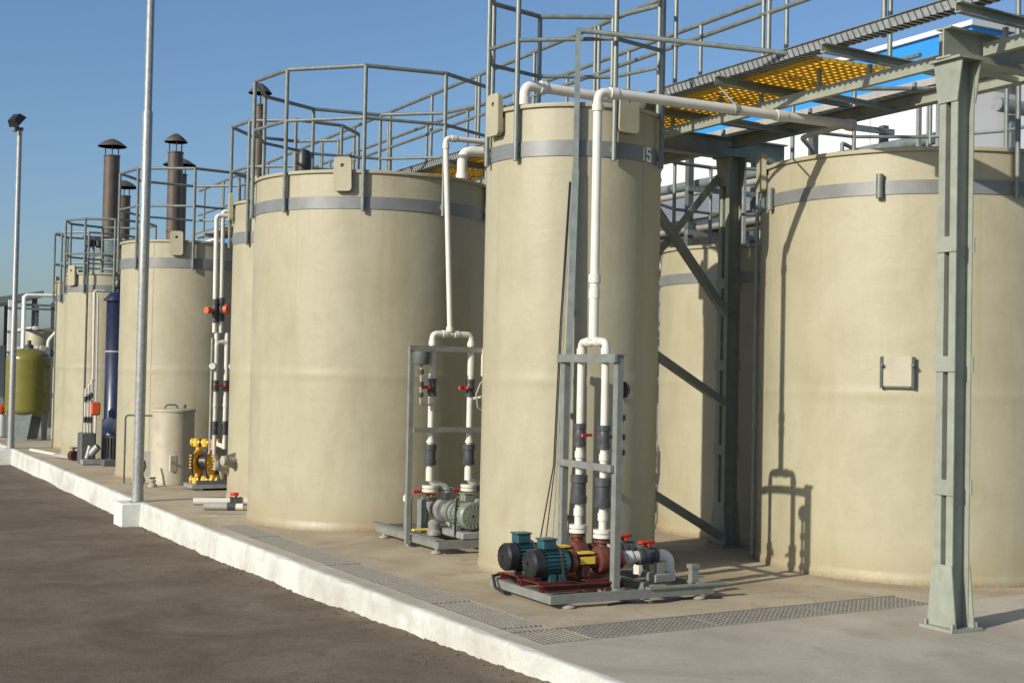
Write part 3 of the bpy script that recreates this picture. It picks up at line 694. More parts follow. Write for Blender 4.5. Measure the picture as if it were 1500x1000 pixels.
def motor(root, M, r, L, cmat, cowl, box_up=True):
    """motor along local +X from 0 (fan end) to L; M places it"""
    body = MB(M); body.cyl((.07, 0, 0), (L, 0, 0), r*.86, 24); body.cyl((L-.03, 0, 0), (L, 0, 0), r*.98, 24); body.cyl((L, 0, 0), (L+.05, 0, 0), r*.35, 16)
    for sy in (-1, 1): body.box((.16, sy*r*.62, -r*1.0), (.05, .035, r*.5)); body.box((L-.06, sy*r*.62, -r*1.0), (.05, .035, r*.5))
    body = body.build('motor', cmat, root)
    fins = MB(M)
    for k in range(22):
        a = 2*math.pi*k/22
        if abs(a-math.pi/2) < .3 or abs(a-3*math.pi/2) < .35: continue
        c, s = math.cos(a), math.sin(a)
        fins.add([(x, c*rr-s*t, s*rr+c*t) for x in (.09, L-.035) for rr in (r*.84, r*1.0) for t in (-.003, .003)], [(0, 1, 3, 2), (4, 6, 7, 5), (0, 4, 5, 1), (2, 3, 7, 6), (0, 2, 6, 4), (1, 5, 7, 3)])
    fins.build('cooling_fins', cmat, body)['kind'] = 'stuff'
    cw = MB(M); cw.lathe([(r*.42, -.004), (r*.9, 0), (r*1.03, .018), (r*1.03, .085), (r*.95, .088), (r*.3, .03)], (0, 0, 0), 28, (1, 0, 0)); cw.build('fan_cowl', cowl, body)
    gr = MB(M)
    for k in range(8):
        a = math.pi*k/8; gr.beam((-.002, -r*.85*math.cos(a), -r*.85*math.sin(a)), (-.002, r*.85*math.cos(a), r*.85*math.sin(a)), .006, .006, (1, 0, 0))
    for q in (.3, .55): gr.tube([(-.002, r*q*math.cos(2*math.pi*k/16), r*q*math.sin(2*math.pi*k/16)) for k in range(17)], .003, 6)
    gr.build('fan_grille', cowl, body)
    tb = MB(M); tb.box((L*.5, 0, r*1.02+.03), (.11, .10, .07), 0, .008); tb.box((L*.5, 0, r*1.02+.068), (.12, .11, .012)); tb.build('terminal_box', cmat, body)
    return body
def pump(root, M, x0, r, cmat, tagmat='tag_yellow', flange_z=.2):
    """casing along local +X starting at x0; discharge flange up"""
    b = MB(M)
    b.cyl((x0, 0, 0), (x0+.04, 0, 0), r*.95, 20); b.lathe([(r*.45, 0), (r*.62, .03), (r*.55, .12), (r*.7, .17), (r*.7, .2)], (x0+.04, 0, 0), 20, (1, 0, 0))
    b.box((x0+.13, 0, -r*.8), (.07, .10, r*1.1), 0, .008)
    b = b.build('bearing_bracket', cmat, root)
    if tagmat:
        t = MB(M); t.box((x0+.13, -.003, r*.70), (.13, .085, .012)); t.build('name_plate', tagmat, b)
        t = MB(M); t.box((x0+.13, -r*.69, .01), (.12, .012, .05)); t.build('name_plate', tagmat, b)
    c = MB(M); xx = x0+.25
    c.lathe([(r*.5, -.02), (r*1.12, -.012), (r*1.2, .015), (r*1.2, .055), (r*1.08, .085), (r*.62, .10), (r*.55, .15)], (xx, 0, 0), 26, (1, 0, 0))
    c.cyl((xx+.035, 0, r*.8), (xx+.035, 0, flange_z), r*.42, 16); flange_pair(c, (xx+.035, 0, flange_z-.03), r*.68, .05)
    flange_pair(c, (xx+.14, 0, 0), r*.85, .05, (1, 0, 0))
    for k in range(10):
        a = 2*math.pi*k/10; c.cyl((xx+.05, r*1.08*math.cos(a), r*1.08*math.sin(a)), (xx+.07, r*1.08*math.cos(a), r*1.08*math.sin(a)), .011, 6)
    c = c.build('pump_casing', cmat, root)
    return c
def RZ(p, a): return Matrix.Translation(p) @ Matrix.Rotation(a, 4, 'Z')

# ------------------------------------------------------------------ right pump skid (teal motors, red pumps)
sk = thing('pump_skid', 'pump skid with two teal motors and dark red pumps ahead of the numbered tank', 'pump skid', (5.2, 8.62, 0))
zb = .035; hb_ = .06
def rail_(a, b, nm='base_rail'):
    MB().channel((a[0], a[1], zb+hb_/2), (b[0], b[1], zb+hb_/2), hb_, .04, .007).build(nm, 'skid_grey', sk)
x0, x1, y0, y1 = 4.60, 5.96, 8.14, 9.02
MB().beam((x0, y0, zb+hb_/2), (x1, y0, zb+hb_/2), .045, hb_).build('base_rail', 'skid_grey', sk)
MB().beam((x0, y1, zb+hb_/2), (x1, y1, zb+hb_/2), .045, hb_).build('base_rail', 'skid_grey', sk)
for x in (x0+.0225, RX, 5.55, x1-.0225): MB().beam((x, y0+.0225, zb+hb_/2), (x, y1-.0225, zb+hb_/2), .045, hb_).build('base_rail', 'skid_grey', sk)
for x in (x0+.15, RX+.2, x1-.12):
    for y in (y0+.0, y1):
        MB().lathe([(.045, .002), (.05, .012), (.03, .022), (.012, .024), (.012, .036)], (x, y, 0), 14).build('levelling_foot', 'pvc_grey', sk)
MB().beam((5.40, y0-.002, zb+hb_+.006), (x1+.12, y0-.002, zb+hb_+.006), .07, .012).build('foot_plate', 'skid_grey', sk)
for y, nm in ((8.262, 'frame_post'), (9.02, 'frame_post')):
    MB().beam((RX, y, zb+hb_), (RX, y, 1.745), .060, .048, (1, 0, 0)).build(nm, 'skid_grey', sk)
MB().beam((RX-.042, 8.225, 1.725), (RX-.042, 9.06, 1.725), .024, .06).build('frame_bar', 'skid_grey', sk)
MB().beam((RX-.042, 8.26, .94), (RX-.042, 9.03, .94), .024, .05).build('frame_bar', 'skid_grey', sk)
MB().box((RX, 8.262, 1.751), (.09, .09, .010)).build('end_cap', 'skid_grey', sk)
PZ = (.255, .255)
for j, (py, xs) in enumerate(((8.785, 4.605), (8.44, 4.585))):
    bp = MB(); bp.channel((xs+.02, py-.13, zb+hb_+.0235), (xs+.72, py-.13, zb+hb_+.0235), .046, .05, .008); bp.channel((xs+.02, py+.13, zb+hb_+.0235), (xs+.72, py+.13, zb+hb_+.0235), .046, .05, .008, (0, 0, 1), -1)
    bp.box((xs+.17, py, zb+hb_+.051), (.28, .24, .008)); bp.box((xs+.54, py, zb+hb_+.051), (.24, .24, .008)); bp.build('pump_base', 'maroon', sk)
    M = RZ((xs-.03+.04*j, py, .272 if j else .276), 0)
    motor(sk, M, .098, .29, 'teal', 'black')
    m = MB(M); m.cyl((.29, 0, 0), (.345, 0, 0), .07, 18); m.build('coupling', 'black', sk)
    pump(sk, M, .34-.02*j, .085, 'brown_red', 'tag_yellow', .155)
    # discharge column
    px, yv = RX, py
    fx = xs-.03+.04*j+.34-.02*j+.285
    z0 = .335+.21
    MB().tube(arc([(fx, py, .43), (fx, py, .50), (RX, yv, .56), (RX, yv, 1.80)], .03), .029, 16).build('discharge_pipe', 'pvc', sk)
    flm = MB(); flange_pair(flm, (fx, py, .43), .068, .06); flm.build('pipe_flange', 'pvc', sk)
    MB().cyl((RX, yv, .555), (RX, yv, .61), .037, 16).build('pipe_socket', 'pvc', sk)
    MB().cyl((RX, yv, .985), (RX, yv, 1.035), .036, 16).build('pipe_socket', 'pvc', sk)
    union(sk, (RX, yv, .755), .058, .215)
    ball_valve(sk, (RX, yv, 1.155), (0, 0, 1), .043, .17, (.35, -.94, 0) if j == 0 else (.6, .8, 0))
# header tee on top of the two columns
hd = MB(); hd.tube(arc([(RX, 8.785, 1.72), (RX, 8.785, 1.845), (RX, 8.44, 1.845), (RX, 8.44, 1.72)], .045), .029, 16); hd.build('header_pipe', 'pvc', sk)
for p, d in (((RX, 8.785, 1.775), (0, 0, 1)), ((RX, 8.44, 1.775), (0, 0, 1)), ((RX, 8.68, 1.845), (0, 1, 0)), ((RX, 8.545, 1.845), (0, 1, 0)), ((RX, RY, 1.89), (0, 0, 1))):
    m = MB(); sleeve(m, p, d, .036, .045); m.build('pipe_socket', 'pvc', sk)
# suction side: pipes to the right with black valves and red handles, elbows down
for j, (py, xs, z) in enumerate(((8.80, 5.34, .285), (8.455, 5.32, .28))):
    xe = 5.76+.03*j
    MB().tube(arc([(xs-.02, py, z), (xe, py, z), (xe, py, .13)], .09), .043, 16).build('suction_pipe', 'pvc', sk)
    MB().cyl((xs+.08, py, z), (xs+.13, py, z), .052, 16).build('pipe_socket', 'pvc', sk)
    ball_valve(sk, (xs+.27, py, z), (1, 0, 0), .056, .16, (0, 0, 1))
    MB().box((xs+.27, py, z+.102), (.16, .05, .026), .3, .008).build('lever', 'red', sk)
    el = MB(); el.cyl((xe, py, .095), (xe, py, .17), .052, 16); el.build('pipe_socket', 'pvc', sk)
for x, y, h in ((5.64, 8.33, .15), (5.91, 8.28, .10), (5.93, 8.62, .10), (5.70, 8.62, .12)):
    MB().channel((x, y, zb+hb_), (x, y, zb+hb_+h), .06, .05, .006, (1, 0, 0)).build('pipe_support', 'skid_grey', sk)
MB().box((5.66, 8.39, .131), (.16, .14, .07), 0, .01).build('support_block', 'skid_grey', sk)
MB().box((5.91, 8.31, zb+hb_+.115), (.07, .07, .03), 0).build('support_cap', 'skid_grey', sk)
# pressure gauge assembly on the front post
gauge(sk, (RX+.075, 8.33, 1.50), (1, .45, 0), .062)
MB().tube(arc([(RX+.09, 8.345, 1.44), (RX+.09, 8.345, .98), (RX+.09, 8.42, .98), (RX+.03, 8.44, .98)], .03), .014, 10).build('gauge_pipe', 'pvc_grey', sk)
for z in (1.30, 1.16, 1.05): MB().cyl((RX+.09, 8.345, z-.02), (RX+.09, 8.345, z+.02), .027, 12).build('gauge_fitting', 'valve', sk)
for j, py in enumerate((8.785, 8.44)):
    MB().tube(arc([(4.76+.02*j, py-.05, .40), (4.76+.02*j, py-.14, .38), (4.80, py-.155, .16), (5.02, py-.16, .13)], .05), .009, 8).build('motor_cable', 'black', sk)
# black hose between the pumps and loose cable on the floor
MB().tube([(x0+.05, 8.95, .13), (x0-.03, 8.93, .12), (x0-.05, 8.85, .05), (x0-.02, 8.75, .02)], .012, 8).build('hose', 'black', sk)
cbl = MB().tube([(5.05+.08*i, 8.12+.03*math.sin(i*.9), .0095) for i in range(13)], .009, 8); tag(cbl.build('loose_cable', 'black'), 'thin black cable on the concrete under the front of the teal motor skid', 'cable')

# ------------------------------------------------------------------ left pump skid (grey-green motors)
s2 = thing('pump_skid', 'pump skid with a grey-green motor standing before the wide front tank', 'pump skid', (5.5, 11.55, 0))
zb2 = .05
for a, b in (((5.06, 10.90), (5.06, 12.36)), ((6.0, 10.90), (6.0, 12.36))):
    MB().beam((*a, zb2+.035), (*b, zb2+.035), .05, .07).build('base_rail', 'skid_grey', s2)
for y in (10.925, 11.5, 12.0, 12.335): MB().beam((5.085, y, zb2+.035), (5.975, y, zb2+.035), .05, .07).build('base_rail', 'skid_grey', s2)
MB().beam((5.055, 10.90, zb2+.077), (5.055, 12.45, zb2+.077), .09, .010).build('foot_plate', 'skid_grey', s2)
for y in (11.0, 11.55, 12.2):
    for x in (5.06, 6.0): MB().lathe([(.045, .002), (.05, .012), (.03, .026), (.012, .028), (.012, .051)], (x, y, 0), 14).build('levelling_foot', 'pvc_grey', s2)
for x in (5.0, 6.0): MB().beam((x, 11.5, .03 if x < 5.5 else zb2+.07), (x, 11.5, 1.83), .045, .045).build('frame_post', 'skid_grey', s2)
MB().beam((4.965, 11.465, 1.815), (6.03, 11.465, 1.815), .024, .05).build('frame_bar', 'skid_grey', s2)
MB().beam((5.023, 11.465, 1.07), (5.977, 11.465, 1.07), .024, .045).build('frame_bar', 'skid_grey', s2)
for j, px in enumerate((5.21, 5.605)):
    M = RZ((px+.175, 10.93+.02*j, .325), math.pi/2)
    bx = MB(); bx.box((px+.175, 11.18, .155), (.24, .56, .065), 0, .01); bx.build('pump_base', 'cast_grey', s2)
    motor(s2, M, .122, .27, 'motor_green', 'motor_green')
    m = MB(M); m.cyl((.27, 0, 0), (.36, 0, 0), .05, 14); m.cyl((.285, 0, 0), (.345, 0, 0), .09, 18); m.build('coupling', 'valve', s2)
    pump(s2, M, .31, .10, 'cast_grey', None, .19)
    t = MB(M); t.cyl((.36, 0, 0), (.43, 0, 0), .105, 20); t.build('seal_housing', 'motor_green' if j == 0 else 'cast_grey', s2)
    # discharge
    fy = 10.93+.02*j+.31+.285
    fl = MB(); flange_pair(fl, (px+.175, fy, .488), .075, .05); fl.build('pipe_flange', 'cast_grey', s2)
    MB().tube(arc([(px+.175, fy, .50), (px+.175, fy, .54), (px, 11.5, .60), (px, 11.5, 1.90)], .05), .029, 16).build('discharge_pipe', 'pvc', s2)
    fl = MB(); flange_pair(fl, (px+.005, 11.502, .50), .075, .06); fl.build('pipe_flange', 'pvc', s2)
    MB().cyl((px, 11.5, .60), (px, 11.5, .72), .037, 16).build('pipe_socket', 'pvc', s2)
    MB().cyl((px, 11.5, .95), (px, 11.5, 1.0), .040, 16, .030).build('pipe_socket', 'pvc', s2)
    union(s2, (px, 11.5, .84), .055, .19, 'valve')
    ball_valve(s2, (px, 11.5, 1.46), (0, 0, 1), .042, .16, (-.95, -.3, 0))
    m = MB(); m.beam((px-.085, 11.475, 1.46), (px-.13, 11.46, 1.46), .03, .03); m.build('valve_lever', 'red', s2)
    # suction with red lever handles
    MB().tube(arc([(px+.175, fy+.18, .325), (px+.175, 11.98, .325), (px+.175, 12.0, .13)], .07), .042, 16).build('suction_pipe', 'cast_grey', s2)
    for yq, rq in ((fy+.20, .080), (fy+.43, .074), (fy+.47, .074)):
        m = MB(); m.lathe([(.04, -.014), (rq, -.014), (rq, .014), (.04, .014)], (px+.175, yq, .325), 20, (0, 1, 0)); m.build('flange', 'cast_grey', s2)
    m = MB(); m.beam((px-.02, 11.62, .12), (px-.02, 11.62, .42), .05, .10); m.beam((px-.02, 11.62, .42), (px+.12, 11.62, .42), .05, .04); m.build('support_bracket', 'skid_grey', s2)
    m = MB(); m.lathe([(.03, 0), (.065, 0), (.065, .03), (.05, .05), (.058, .11), (.03, .14)], (px-.01, 11.36, .12), 16); m.build('drain_pot', 'cast_grey', s2)
    m = MB(); m.tube(arc([(px+.06, 11.05, .13), (px+.03, 11.0, .30), (px+.10, 11.12, .45)], .08), .012, 8); m.build('motor_cable', 'black', s2)
    ball_valve(s2, (px+.175, fy+.32, .345), (0, 1, 0), .062, .17, (0, 0, 1), 'red', 'cast_grey')
    MB().box((px+.06, fy+.30, .475), (.19, .04, .030), .15, .008).build('lever', 'red', s2)
hd = MB(); hd.tube(arc([(5.21, 11.5, 1.82), (5.21, 11.5, 1.955), (5.605, 11.5, 1.955), (5.605, 11.5, 1.82)], .05), .029, 16); hd.build('header_pipe', 'pvc', s2)
for p, d in (((5.21, 11.5, 1.87), (0, 0, 1)), ((5.605, 11.5, 1.87), (0, 0, 1)), ((5.33, 11.5, 1.955), (1, 0, 0)), ((5.45, 11.5, 1.955), (1, 0, 0)), ((5.385, 11.5, 2.0), (0, 0, 1))):
    m = MB(); sleeve(m, p, d, .036, .045); m.build('pipe_socket', 'pvc', s2)
# small gauge tree on the left post
g = MB(); g.lathe([(0, 1.66), (.075, 1.67), (.085, 1.72), (.085, 1.785), (0, 1.79)], (5.075, 11.44, 0), 20); g.build('pulsation_damper', 'steel_dark', s2)
MB().tube(arc([(5.075, 11.44, 1.67), (5.075, 11.44, 1.30), (5.21, 11.47, 1.30)], .03), .011, 8).build('gauge_pipe', 'pvc_grey', s2)
for z in (1.60, 1.49, 1.39): MB().cyl((5.075, 11.44, z-.02), (5.075, 11.44, z+.02), .026, 12).build('gauge_fitting', 'valve', s2)
# pale control box at the right with its cable
cbx = MB(); cbx.box((5.80, 11.42, 1.70), (.20, .12, .27), 0, .008); cbx = cbx.build('control_box', 'pale_box', s2)
MB().tube(arc([(5.72, 11.42, 1.57), (5.72, 11.42, 1.38), (5.62, 11.46, 1.36)], .03), .014, 8).build('conduit', 'pvc', cbx)
MB().tube([(5.73, 11.40, 1.57), (5.66, 11.40, 1.50), (5.62, 11.40, 1.40), (5.64, 11.40, 1.28), (5.73, 11.40, 1.22), (5.85, 11.42, 1.23)], .008, 6).build('cable', 'pvc_grey', cbx)
MB().tube([(5.13, 11.80, .12), (5.13, 11.80, .40)], .040, 14).build('vent_stub', 'skid_grey', s2)
MB().lathe([(.03, .385), (.048, .39), (.048, .43), (.03, .455), (.01, .46)], (5.13, 11.80, 0), 16).build('vent_cap', 'pvc', s2)
MB().box((5.16, 11.42, .165), (.30, .05, .02), .05, .004).build('strap', 'tag_yellow', s2)

# ------------------------------------------------------------------ lamp masts
def mast(label, x, y, h, steps, flood=False, pl=(.36, .42)):
    rt_ = thing('lamp_mast', label, 'lamp mast', (x, y, -.3), 'kerbside lamp masts')
    pts = []; rs = []
    for z, r in steps: pts.append((x, y, z)); rs.append(r)
    MB().tube(pts, rs, 18).build('pole', 'galv', rt_)
    bp = MB(); bp.box((x, y, .0), (.2, .2, .015)); bp.cyl((x, y, .0), (x, y, .20), steps[0][1]+.008, 16, steps[0][1]+.002); bp.build('base_plate', 'galv', rt_)
    if flood:
        f = MB(Matrix.Translation((x-.08, y-.12, h+.14)) @ Matrix.Rotation(R_(28), 4, 'Z') @ Matrix.Rotation(R_(-48), 4, 'Y'))
        f.add([(-.13, -.14, -.05), (.13, -.14, -.05), (.13, .14, -.05), (-.13, .14, -.05), (-.09, -.10, .08), (.09, -.10, .08), (.09, .10, .08), (-.09, .10, .08)], [(3, 2, 1, 0), (4, 5, 6, 7), (0, 1, 5, 4), (1, 2, 6, 5), (2, 3, 7, 6), (3, 0, 4, 7)])
        f = f.build('flood_lamp', 'black', rt_)
        g = MB(Matrix.Translation((x-.08, y-.12, h+.14)) @ Matrix.Rotation(R_(28), 4, 'Z') @ Matrix.Rotation(R_(-48), 4, 'Y')); g.box((0, 0, -.054), (.21, .23, .006)); g.build('lamp_glass', 'glass_lamp', f)
        b = MB(); b.beam((x, y, h-.03), (x-.08, y-.12, h+.06), .05, .03); b.box((x, y, h), (.12, .12, .05)); b.cyl((x-.10, y-.1, h-.07), (x-.10, y-.1, h+.02), .05, 14, .03); b.build('lamp_bracket', 'steel_dark', rt_)
    return rt_
mast('tall galvanised mast on the near white plinth, top out of frame', 3.64, 16.38, 9, [(.0, .062), (2.4, .060), (4.62, .058), (4.64, .047), (7.4, .045), (7.42, .035), (9.5, .034)])
m2 = mast('distant galvanised mast with a black floodlight on top', 3.66, 27.25, 6.05, [(0, .060), (2.5, .058), (2.52, .052), (6.06, .048)], True)
for (x, y, lb) in ((3.64, 16.38, 'white concrete plinth under the near mast'), (3.66, 27.25, 'white concrete plinth under the mast with the floodlight')):
    tag(MB().box((x-.02, y, -.17), (.42, .42, .338), 0, .012).build('mast_plinth', 'plinth'), lb, 'plinth', 'mast plinths')

# ------------------------------------------------------------------ dosing drum
dd_ = thing('dosing_drum', 'small cream cylindrical dosing drum with handled lid', 'drum', (4.62, 18.74, 0))
MB().lathe([(.285, 0), (.29, .02), (.285, .04), (.285, 1.0), (.275, 1.01), (0, 1.02)], (4.62, 18.74, 0), 48).build('shell', 'shade_pale', dd_)
lid = MB().lathe([(.288, .985), (.30, .99), (.30, 1.015), (.28, 1.03), (0, 1.04)], (4.62, 18.74, 0), 48).build('lid', 'shade_pale', dd_)
MB().tube(arc([(4.47, 18.62, 1.03), (4.49, 18.61, 1.085), (4.62, 18.58, 1.085), (4.64, 18.58, 1.03)], .03), .012, 8).build('lid_handle', 'steel_dark', lid)
MB().cyl((4.74, 18.62, 1.02), (4.74, 18.62, 1.09), .022, 10).build('vent', 'steel_dark', lid)
pq = Vector((4.62-.287*math.sin(.26), 18.74-.287*math.cos(.26), .30))
MB().box((4.56, 18.452, .30), (.10, .022, .22), .2, .006).build('side_panel', 'pale_box', dd_); MB().cyl((4.555, 18.45, .31), (4.545, 18.425, .31), .018, 10).build('panel_knob', 'steel_dark', dd_)
fr = thing('pipe_loop', 'thin brown pipe loop between the near mast and the dosing drum', 'pipe', (4.15, 18.9, 0))
MB().tube(arc([(4.02, 18.95, .004), (4.02, 18.95, .93), (4.40, 18.72, .93)], .05), .013, 8).build('pipe_run', 'steel_dark', fr)
MB().box((4.26, 18.90, .26), (.26, .012, .36), -.3).build('splash_board', 'pvc_grey', fr)
MB().box((4.26, 18.91, .05), (.26, .10, .10), -.3, .01).build('foot_block', 'shade_pale', fr)
hs = MB().tube([(4.13, 18.35, .012), (4.17, 18.4, .08), (4.15, 18.42, .17), (4.19, 18.45, .26), (4.18, 18.47, .34)], .014, 8); tag(hs.build('hose', 'black'), 'short bent black hose standing behind the near mast foot', 'hose')
vl = thing('floor_valve', 'small pale valve fitting on the floor next to the dosing drum', 'valve', (4.26, 18.32, 0))
MB().lathe([(.03, 0), (.06, .0), (.06, .03), (.035, .05), (.05, .08), (.02, .11)], (4.26, 18.32, .002), 14).build('valve_body', 'pvc_grey', vl); MB().box((4.26, 18.32, .12), (.09, .02, .018), .4).build('valve_handle', 'steel_dark', vl)

# ------------------------------------------------------------------ yellow diaphragm pump
yp = thing('diaphragm_pump', 'bright yellow double diaphragm pump on a grey base by the dosing drum', 'pump', (4.83, 17.83, 0))
c0 = Vector((4.83, 17.83, .36)); ax = Vector((.72, -.69, 0)).normalized(); sd_ = Vector((ax.y, -ax.x, 0))
for sg in (-1, 1):
    m = MB(); o = c0+sd_*.0+ax*.085*sg; m.lathe([(.05, .02*1), (.155, .02), (.165, .035), (.165, .05), (.14, .06), (.12, .085), (.05, .11), (0, .112)], o-ax*.03*sg, 28, ax*sg)
    for k in range(8):
        a = 2*math.pi*k/8; q = o+(sd_*math.cos(a)+Vector((0, 0, 1))*math.sin(a))*.15; m.cyl(q-ax*.01*sg, q+ax*.045*sg, .013, 6)
    for k in range(5): m.beam(o+ax*.07*sg+sd_*.10+Vector((0, 0, -.08+.04*k)), o+ax*.07*sg-sd_*.10+Vector((0, 0, -.08+.04*k)), .014, .05, tuple(ax))
    m.build('diaphragm_cover', 'yellow_paint', yp)
m = MB(); m.lathe([(.075, -.075), (.10, -.05), (.10, .05), (.075, .075)], c0, 20, ax); m.build('centre_block', 'black', yp)
for z, nm in ((.25, 'top_manifold'), (-.24, 'bottom_manifold')):
    m = MB(); m.tube([c0-ax*.18+Vector((0, 0, z)), c0+ax*.18+Vector((0, 0, z))], .042, 14)
    for sg in (-1, 0, 1): m.cyl(c0+ax*.13*sg+Vector((0, 0, z-.05)), c0+ax*.13*sg+Vector((0, 0, z+.05)), .05, 14)
    for sg in (-1, 1): m.cyl(c0+ax*.12*sg+Vector((0, 0, z)), c0+ax*.10*sg+Vector((0, 0, z*.55)), .03, 12)
    for sg in (-1, 1): m.cyl(c0+ax*(.18*sg)+Vector((0, 0, z)), c0+ax*(.20*sg)+Vector((0, 0, z)), .055, 14)
    m.build(nm, 'yellow_paint', yp)
    for sg in (-.5, .5): MB().tube([c0+ax*(.13*sg-.012)+Vector((0, 0, z)), c0+ax*(.13*sg+.012)+Vector((0, 0, z))], .052, 14).build('clamp_band', 'black', yp)
for sg in (-1, 1):
    m = MB(); q = c0+sd_*.17*0; m.tube(arc([q+ax*.10*sg+sd_*.12+Vector((0, 0, .2)), q+ax*.10*sg+sd_*.19, q+ax*.10*sg+sd_*.12+Vector((0, 0, -.2))], .1), .012, 8); m.build('clamp_rod', 'black', yp)
m = MB(); m.cyl(c0+Vector((.16, .12, -.06)), c0+Vector((.40, .20, -.06)), .12, 20); m.cyl(c0+Vector((.40, .20, -.06)), c0+Vector((.43, .21, -.06)), .13, 20); m.build('air_motor', 'black', yp)
m = MB(); m.box((4.93, 17.80, .055), (.66, .44, .05), .0); m.box((4.72, 17.8, .018), (.06, .40, .034)); m.box((5.14, 17.8, .018), (.06, .40, .034)); m.build('base_plate', 'galv', yp)
m = MB(); m.box((4.86, 17.62, .105), (.40, .05, .05)); m.box((4.83, 17.84, .095), (.2, .2, .03)); m.build('mount_rail', 'steel_dark', yp)
# pvc columns beside it with orange valves
pv = thing('dosing_pipework', 'twin white pipe columns with orange valve handles beside the squeezed tank', 'pipework', (4.88, 17.3, 0))
for j, (px, zt) in enumerate(((4.795, 3.56), (4.93, 3.62))):
    MB().tube(arc([(px, 17.3, .56), (px, 17.3, 2.05)], .05), .030, 14).build('lower_pipe', 'pvc', pv)
    xt = px-.01-.055*j
    MB().tube(arc([(xt-.02, 17.3, 2.05), (xt-.03, 17.3, zt), (xt+.35, 17.25, zt)], .06), .030, 14).build('upper_pipe', 'pvc', pv)
    ball_valve(pv, (xt-.02, 17.3, 2.33+.02*j), (0, 0, 1), .042, .30, (-.9 if j == 0 else .7, -.45, 0), 'orange')
    m = MB(); h = Vector((-.12 if j == 0 else .06, -.07, 0)); m.cyl(Vector((xt-.02, 17.3, 2.33+.02*j))+h*.6, Vector((xt-.02, 17.3, 2.33+.02*j))+h*1.15, .042 if j == 0 else .060, 16); m.build('hand_wheel', 'orange', pv)
    union(pv, (px, 17.3, .83), .044, .17); ball_valve(pv, (px, 17.3, 1.37), (0, 0, 1), .040, .14, (.3, -.95, 0))
    MB().cyl((px, 17.3, 1.10), (px, 17.3, 1.14), .036, 12).build('pipe_socket', 'pvc', pv)
MB().tube(arc([(4.795, 17.3, 1.80), (4.795, 17.3, 1.93), (4.93, 17.3, 1.93), (4.93, 17.3, 1.80)], .05), .032, 14).build('header_pipe', 'pvc', pv)
MB().tube([(4.735, 17.29, .5), (4.735, 17.29, 1.98)], .014, 8).build('gauge_pipe', 'pvc_grey', pv)
gauge(pv, (4.735, 17.27, 1.62), (-.2, -1, 0), .05); gauge(pv, (4.99, 17.27, 1.62), (-.2, -1, 0), .05)
MB().beam((4.75, 17.36, 1.08), (5.02, 17.36, 1.08), .02, .04).build('support_bar', 'galv', pv)
MB().beam((5.04, 17.36, .004), (5.04, 17.36, 2.2), .04, .04).build('support_post', 'galv', pv)
MB().tube(arc([(4.93, 17.3, .58), (4.98, 17.45, .57), (4.93, 17.72, .61)], .06), .03, 12).build('link_pipe', 'pvc', pv)
MB().tube([(4.795, 17.3, .60), (4.795, 17.3, .50), (4.93, 17.45, .30), (5.02, 17.66, .16)], .028, 12).build('link_pipe', 'pvc', pv)

# pipes on the floor by the squeezed tank
fp = thing('floor_pipe', 'pale grey floor pipe with a red valve running into the squeezed tank', 'pipe', (4.5, 15.75, 0))
MB().tube([(4.15, 15.80, .045), (4.86, 15.60, .045)], .040, 14).build('pipe_run', 'pvc', fp); ball_valve(fp, (4.62, 15.668, .047), (.962, -.271, 0), .045, .14, (0, 0, 1)); MB().cyl((4.60, 15.67, .11), (4.60, 15.67, .145), .05, 12).build('hand_wheel', 'red', fp)
fp = thing('floor_pipe', 'pale floor pipe with a black coupling nearest the drain channel', 'pipe', (4.5, 15.1, 0))
MB().tube([(4.12, 15.22, .042), (4.40, 15.10, .042)], .038, 14).build('pipe_run', 'pvc_grey', fp); MB().cyl((4.36, 15.115, .046), (4.44, 15.08, .046), .045, 14).build('coupling', 'valve', fp); MB().cyl((4.44, 15.08, .042), (4.52, 15.045, .042), .039, 14).build('pipe_end', 'pvc', fp)
ms = MB(); ms.beam((4.02, 14.62, .012), (4.42, 14.43, .012), .22, .022); tag(ms.build('floor_plate', 'grate_grey'), 'flat grey plate on the floor at the far end of the drain channel', 'plate')

# ------------------------------------------------------------------ blue scrubber column with blower
bc = thing('scrubber_column', 'dark blue cylindrical scrubber column with flanged top', 'column', (4.68, 22.9, 0))
MB().lathe([(.20, .02), (.20, .70), (.175, .74), (.175, 2.68), (.185, 2.70), (.185, 2.72), (.12, 2.80), (0, 2.82)], (4.68, 22.9, 0), 36).build('shell', 'blue_frp', bc)
MB().lathe([(.17, 2.66), (.225, 2.66), (.225, 2.70), (.17, 2.70)], (4.68, 22.9, 0), 32).build('top_flange', 'blue_frp', bc)
MB().lathe([(.17, 1.82), (.180, 1.82), (.180, 1.845), (.17, 1.845)], (4.68, 22.9, 0), 32).build('joint_ring', 'pvc_grey', bc)
MB().lathe([(.03, 2.80), (.03, 2.86), (.075, 2.88), (.085, 2.93), (.06, 3.0), (.02, 3.02)], (4.68, 22.85, 0), 16).build('relief_valve', 'black', bc)
bl = thing('blower', 'blue blower housing over a dark finned motor below the scrubber column', 'blower', (4.58, 22.45, 0))
MB().lathe([(.05, -.07), (.125, -.06), (.135, -.03), (.135, .03), (.125, .06), (.05, .07)], (4.54, 22.47, .64), 28, (-.5, -.85, 0)).build('fan_housing', 'blue_frp', bl)
MB().lathe([(.0, .0), (.17, .0), (.17, .08), (.10, .10)], (4.72, 22.42, .62), 24, (-.3, -.95, 0)).build('intake', 'black', bl)
m = MB(); m.cyl((4.60, 22.40, .10), (4.60, 22.40, .48), .16, 24)
